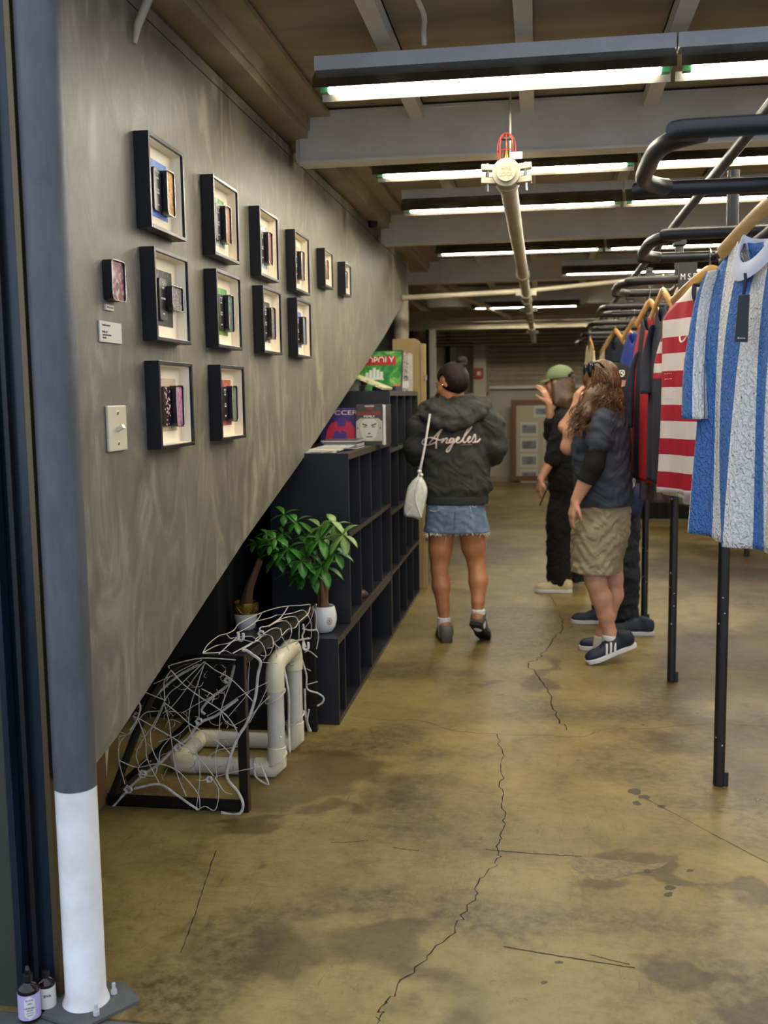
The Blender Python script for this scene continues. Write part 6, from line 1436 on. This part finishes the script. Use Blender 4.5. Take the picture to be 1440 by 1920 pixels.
B.chain([s2d, e2d, w2d], [.052, .042, .03], .02); hand(B, w2d, (-.3, 0, -1), (.5, .5, 0), .4, 1, 1)
B.chain([D_(1150, 980, -.08), D_(1160, 1080, -.08), D_(1172, 1172, -.08)], [.08, .06, .04], .02); B.chain([D_(1145, 980, .1), D_(1140, 1080, .1), D_(1128, 1160, .1)], [.08, .06, .04], .02)
B.build('body', 'skin', wd); eyes_mouth(wd, at_, R_)
T_ = SDF(.007); T_.wr = .003; T_.loft([(xd(1135), YD, zd(955), .195, .18), (xd(1138), YD, zd(900), .18, .18), (xd(1146), YD, zd(840), .15, .18), (xd(1150), YD, zd(795), .135, .19), (xd(1154), YD, zd(772), .10, .15), (xd(1156), YD, zd(760), .07, .08)], 0, .03)
T_.cap(s1d, s1d.lerp(e1d, .3), .07, .066, .03); T_.cap(s2d, s2d.lerp(e2d, .6), .07, .066, .03); T_.build('shirt', 'cream_cloth', wd)
T_ = SDF(.007); T_.wr = .005; T_.wsc = 3.2; T_.loft([(xd(1158), YD, zd(1000), .15, .17), (xd(1158), YD, zd(950), .15, .17)], 0, .03)
T_.chain([D_(1166, 960, -.08), D_(1170, 1080, -.08), D_(1174, 1180, -.08)], [.105, .098, .075], .03); T_.cap(D_(1145, 960, .1), D_(1130, 1150, .1), .10, .07, .03); T_.cut(D_(1170, 1181, -.08), (0, 0, -1)); T_.build('trousers', 'navy_trouser', wd)
Hr = SDF(.006); Hr.ell(hcD+Vector((.012, 0, .0)), (.083, .096, .09), .02, R_); Hr.ell(hcD+fD.normalized()*.09+Vector((0, 0, -.02)), (.06, .08, .08), .01, None, True); Hr.ell(D_(1168, 716, -.09), (.025, .03, .035), .01, None, True); Hr.build('hair', 'hair_dark', wd)
cpd, (r_, ff, uu) = cap_(wd, hcD+Vector((.014, 0, .034)), (-.95, .28, -.05), 'cap_black', True, 1.08)
em = P(1166, 700, YD-.12)
decal(cpd, [[(1162, 695), (1170, 695), (1170, 702), (1166, 706), (1162, 702), (1162, 695)], [(1164, 698), (1168, 702)], [(1168, 697), (1165, 700)]], .0022, 'cap_emblem', 'ink_w', cpd, off=.002, k=2)
for t0, h0 in ((FL(1071, 1168), (.29, .0, .001)), (FL(1140, 1190), (.28, .02, .001))):
    shoe(wd, t0+Vector(h0), t0+Vector((0, 0, .001)), (0, 0, 1), ('canvas_shoe', 'chip', 'canvas_shoe'), w=.046)
t = NT('check'); v = t.coord(); ck = t.n('TexChecker'); ck.inputs['Scale'].default_value = 45; t.L.new(v, ck.inputs['Vector']); ck.inputs['Color1'].default_value = (.55, .55, .58, 1); ck.inputs['Color2'].default_value = (.01, .01, .02, 1); t.L.new(ck.outputs['Color'], t.b.inputs['Base Color']); MATS['check'] = t.m
cb = thing('crossbody_bag', 'blue crossbody bag with black and white checkered strap behind the navy T-shirt', 'bag', P(1192, 970, YD-.17))
yb_ = YD-.20
obj('strap', MB().tube(catmull([P(1168, 765, yb_+.03), P(1176, 800, yb_), P(1182, 835, yb_-.01)], 4), .012, 8, ry=.003), 'blk', cb)
ckm = obj('checkered_strap', MB().tube(catmull([P(1182, 835, yb_-.01), P(1180, 870, yb_-.02), P(1182, 915, yb_-.02)], 5), .026, 10, ry=.004), 'check', cb)
S_ = SDF(.006); S_.ell(P(1190, 930, yb_+.02), (.060, .045, .085), .02); S_.ell(P(1186, 955, yb_+.02), (.052, .04, .06), .03); S_.build('pouch', 'blue_bag', cb)
# wooden framed photo board leaning at the back wall
fb = thing('photo_board', 'brown wooden frame with rows of small grey photos standing by the back wall', 'picture frame', (.1, 17.5, 0))
YF = 17.6; X0 = P(958, 850, YF).x; X1 = X0+1.18; Z1 = P(960, 750, YF).z
for (a, b, c, d) in ((X0, X0+.09, 0.02, Z1), (X1-.09, X1, .02, Z1), (X0+.09, X1-.09, .02, .11), (X0+.09, X1-.09, Z1-.09, Z1)): obj('frame_rail', MB().box(a, b, YF, YF+.05, c, d), M('frame_brown', '#6b4a28', .5), fb, bev=.006)
obj('backing', MB().box(X0+.08, X1-.08, YF+.02, YF+.03, .1, Z1-.08), M('boardpaper', '#b3a98f', .7), fb, smooth=False)
M('photo_grey', '#5f6468', .5, c2='#8d9294', sc=12); M('photo_paper', '#c7c3b6', .6)
cells = [(.39, Z1-.30, .25, .20)]+[(.16+.40*c_, Z1-.62-.27*r_, .30, .24) for r_ in range(4) for c_ in range(2)]
cells += [(.92, Z1-.62-.27*r_, .16, .24) for r_ in range(4)]
for (x, z, w_, h_) in cells:
    pp_ = obj('photo_card', MB().box(X0+x, X0+x+w_, YF+.012, YF+.02, z, z+h_), 'photo_paper', fb, smooth=False)
    obj('photo_image', MB().box(X0+x+.03, X0+x+w_-.03, YF+.008, YF+.012, z+.05, z+h_-.05), 'photo_grey', pp_, smooth=False)
# alarm sign at back, tall stands at back left
al = thing('alarm_box', 'small red alarm box on a pale post at the back of the shop', 'alarm', P(898, 708, 17.4))
q = P(898, 698, 17.4); obj('box', MB().box(q.x-.075, q.x+.075, 17.36, 17.42, q.z-.10, q.z+.07), 'red', al, bev=.01); obj('face', MB().box(q.x-.03, q.x+.03, 17.35, 17.36, q.z-.05, q.z+.01), 'photo_paper', al, smooth=False)
pz = thing('utility_post', 'pale square post carrying the red alarm box at the back', 'post', (q.x, 17.5, 0)); obj('post', MB().box(q.x-.1, q.x+.12, 17.42, 17.6, 0, 2.5), 'backwall', pz, bev=.01)
for k, (x, w_) in enumerate(((803, .03), (812, .05))):
    q = P(x, 800, 15.5); tag(obj('dark_pole' if k == 0 else 'pale_pole', MB().box(q.x-w_, q.x+w_, 15.48, 15.52, 0, 2.5), 'blk' if k == 0 else 'beam', smooth=False), ('thin dark' if k == 0 else 'thin pale')+' upright pole behind the plywood panel at the back', 'pole')
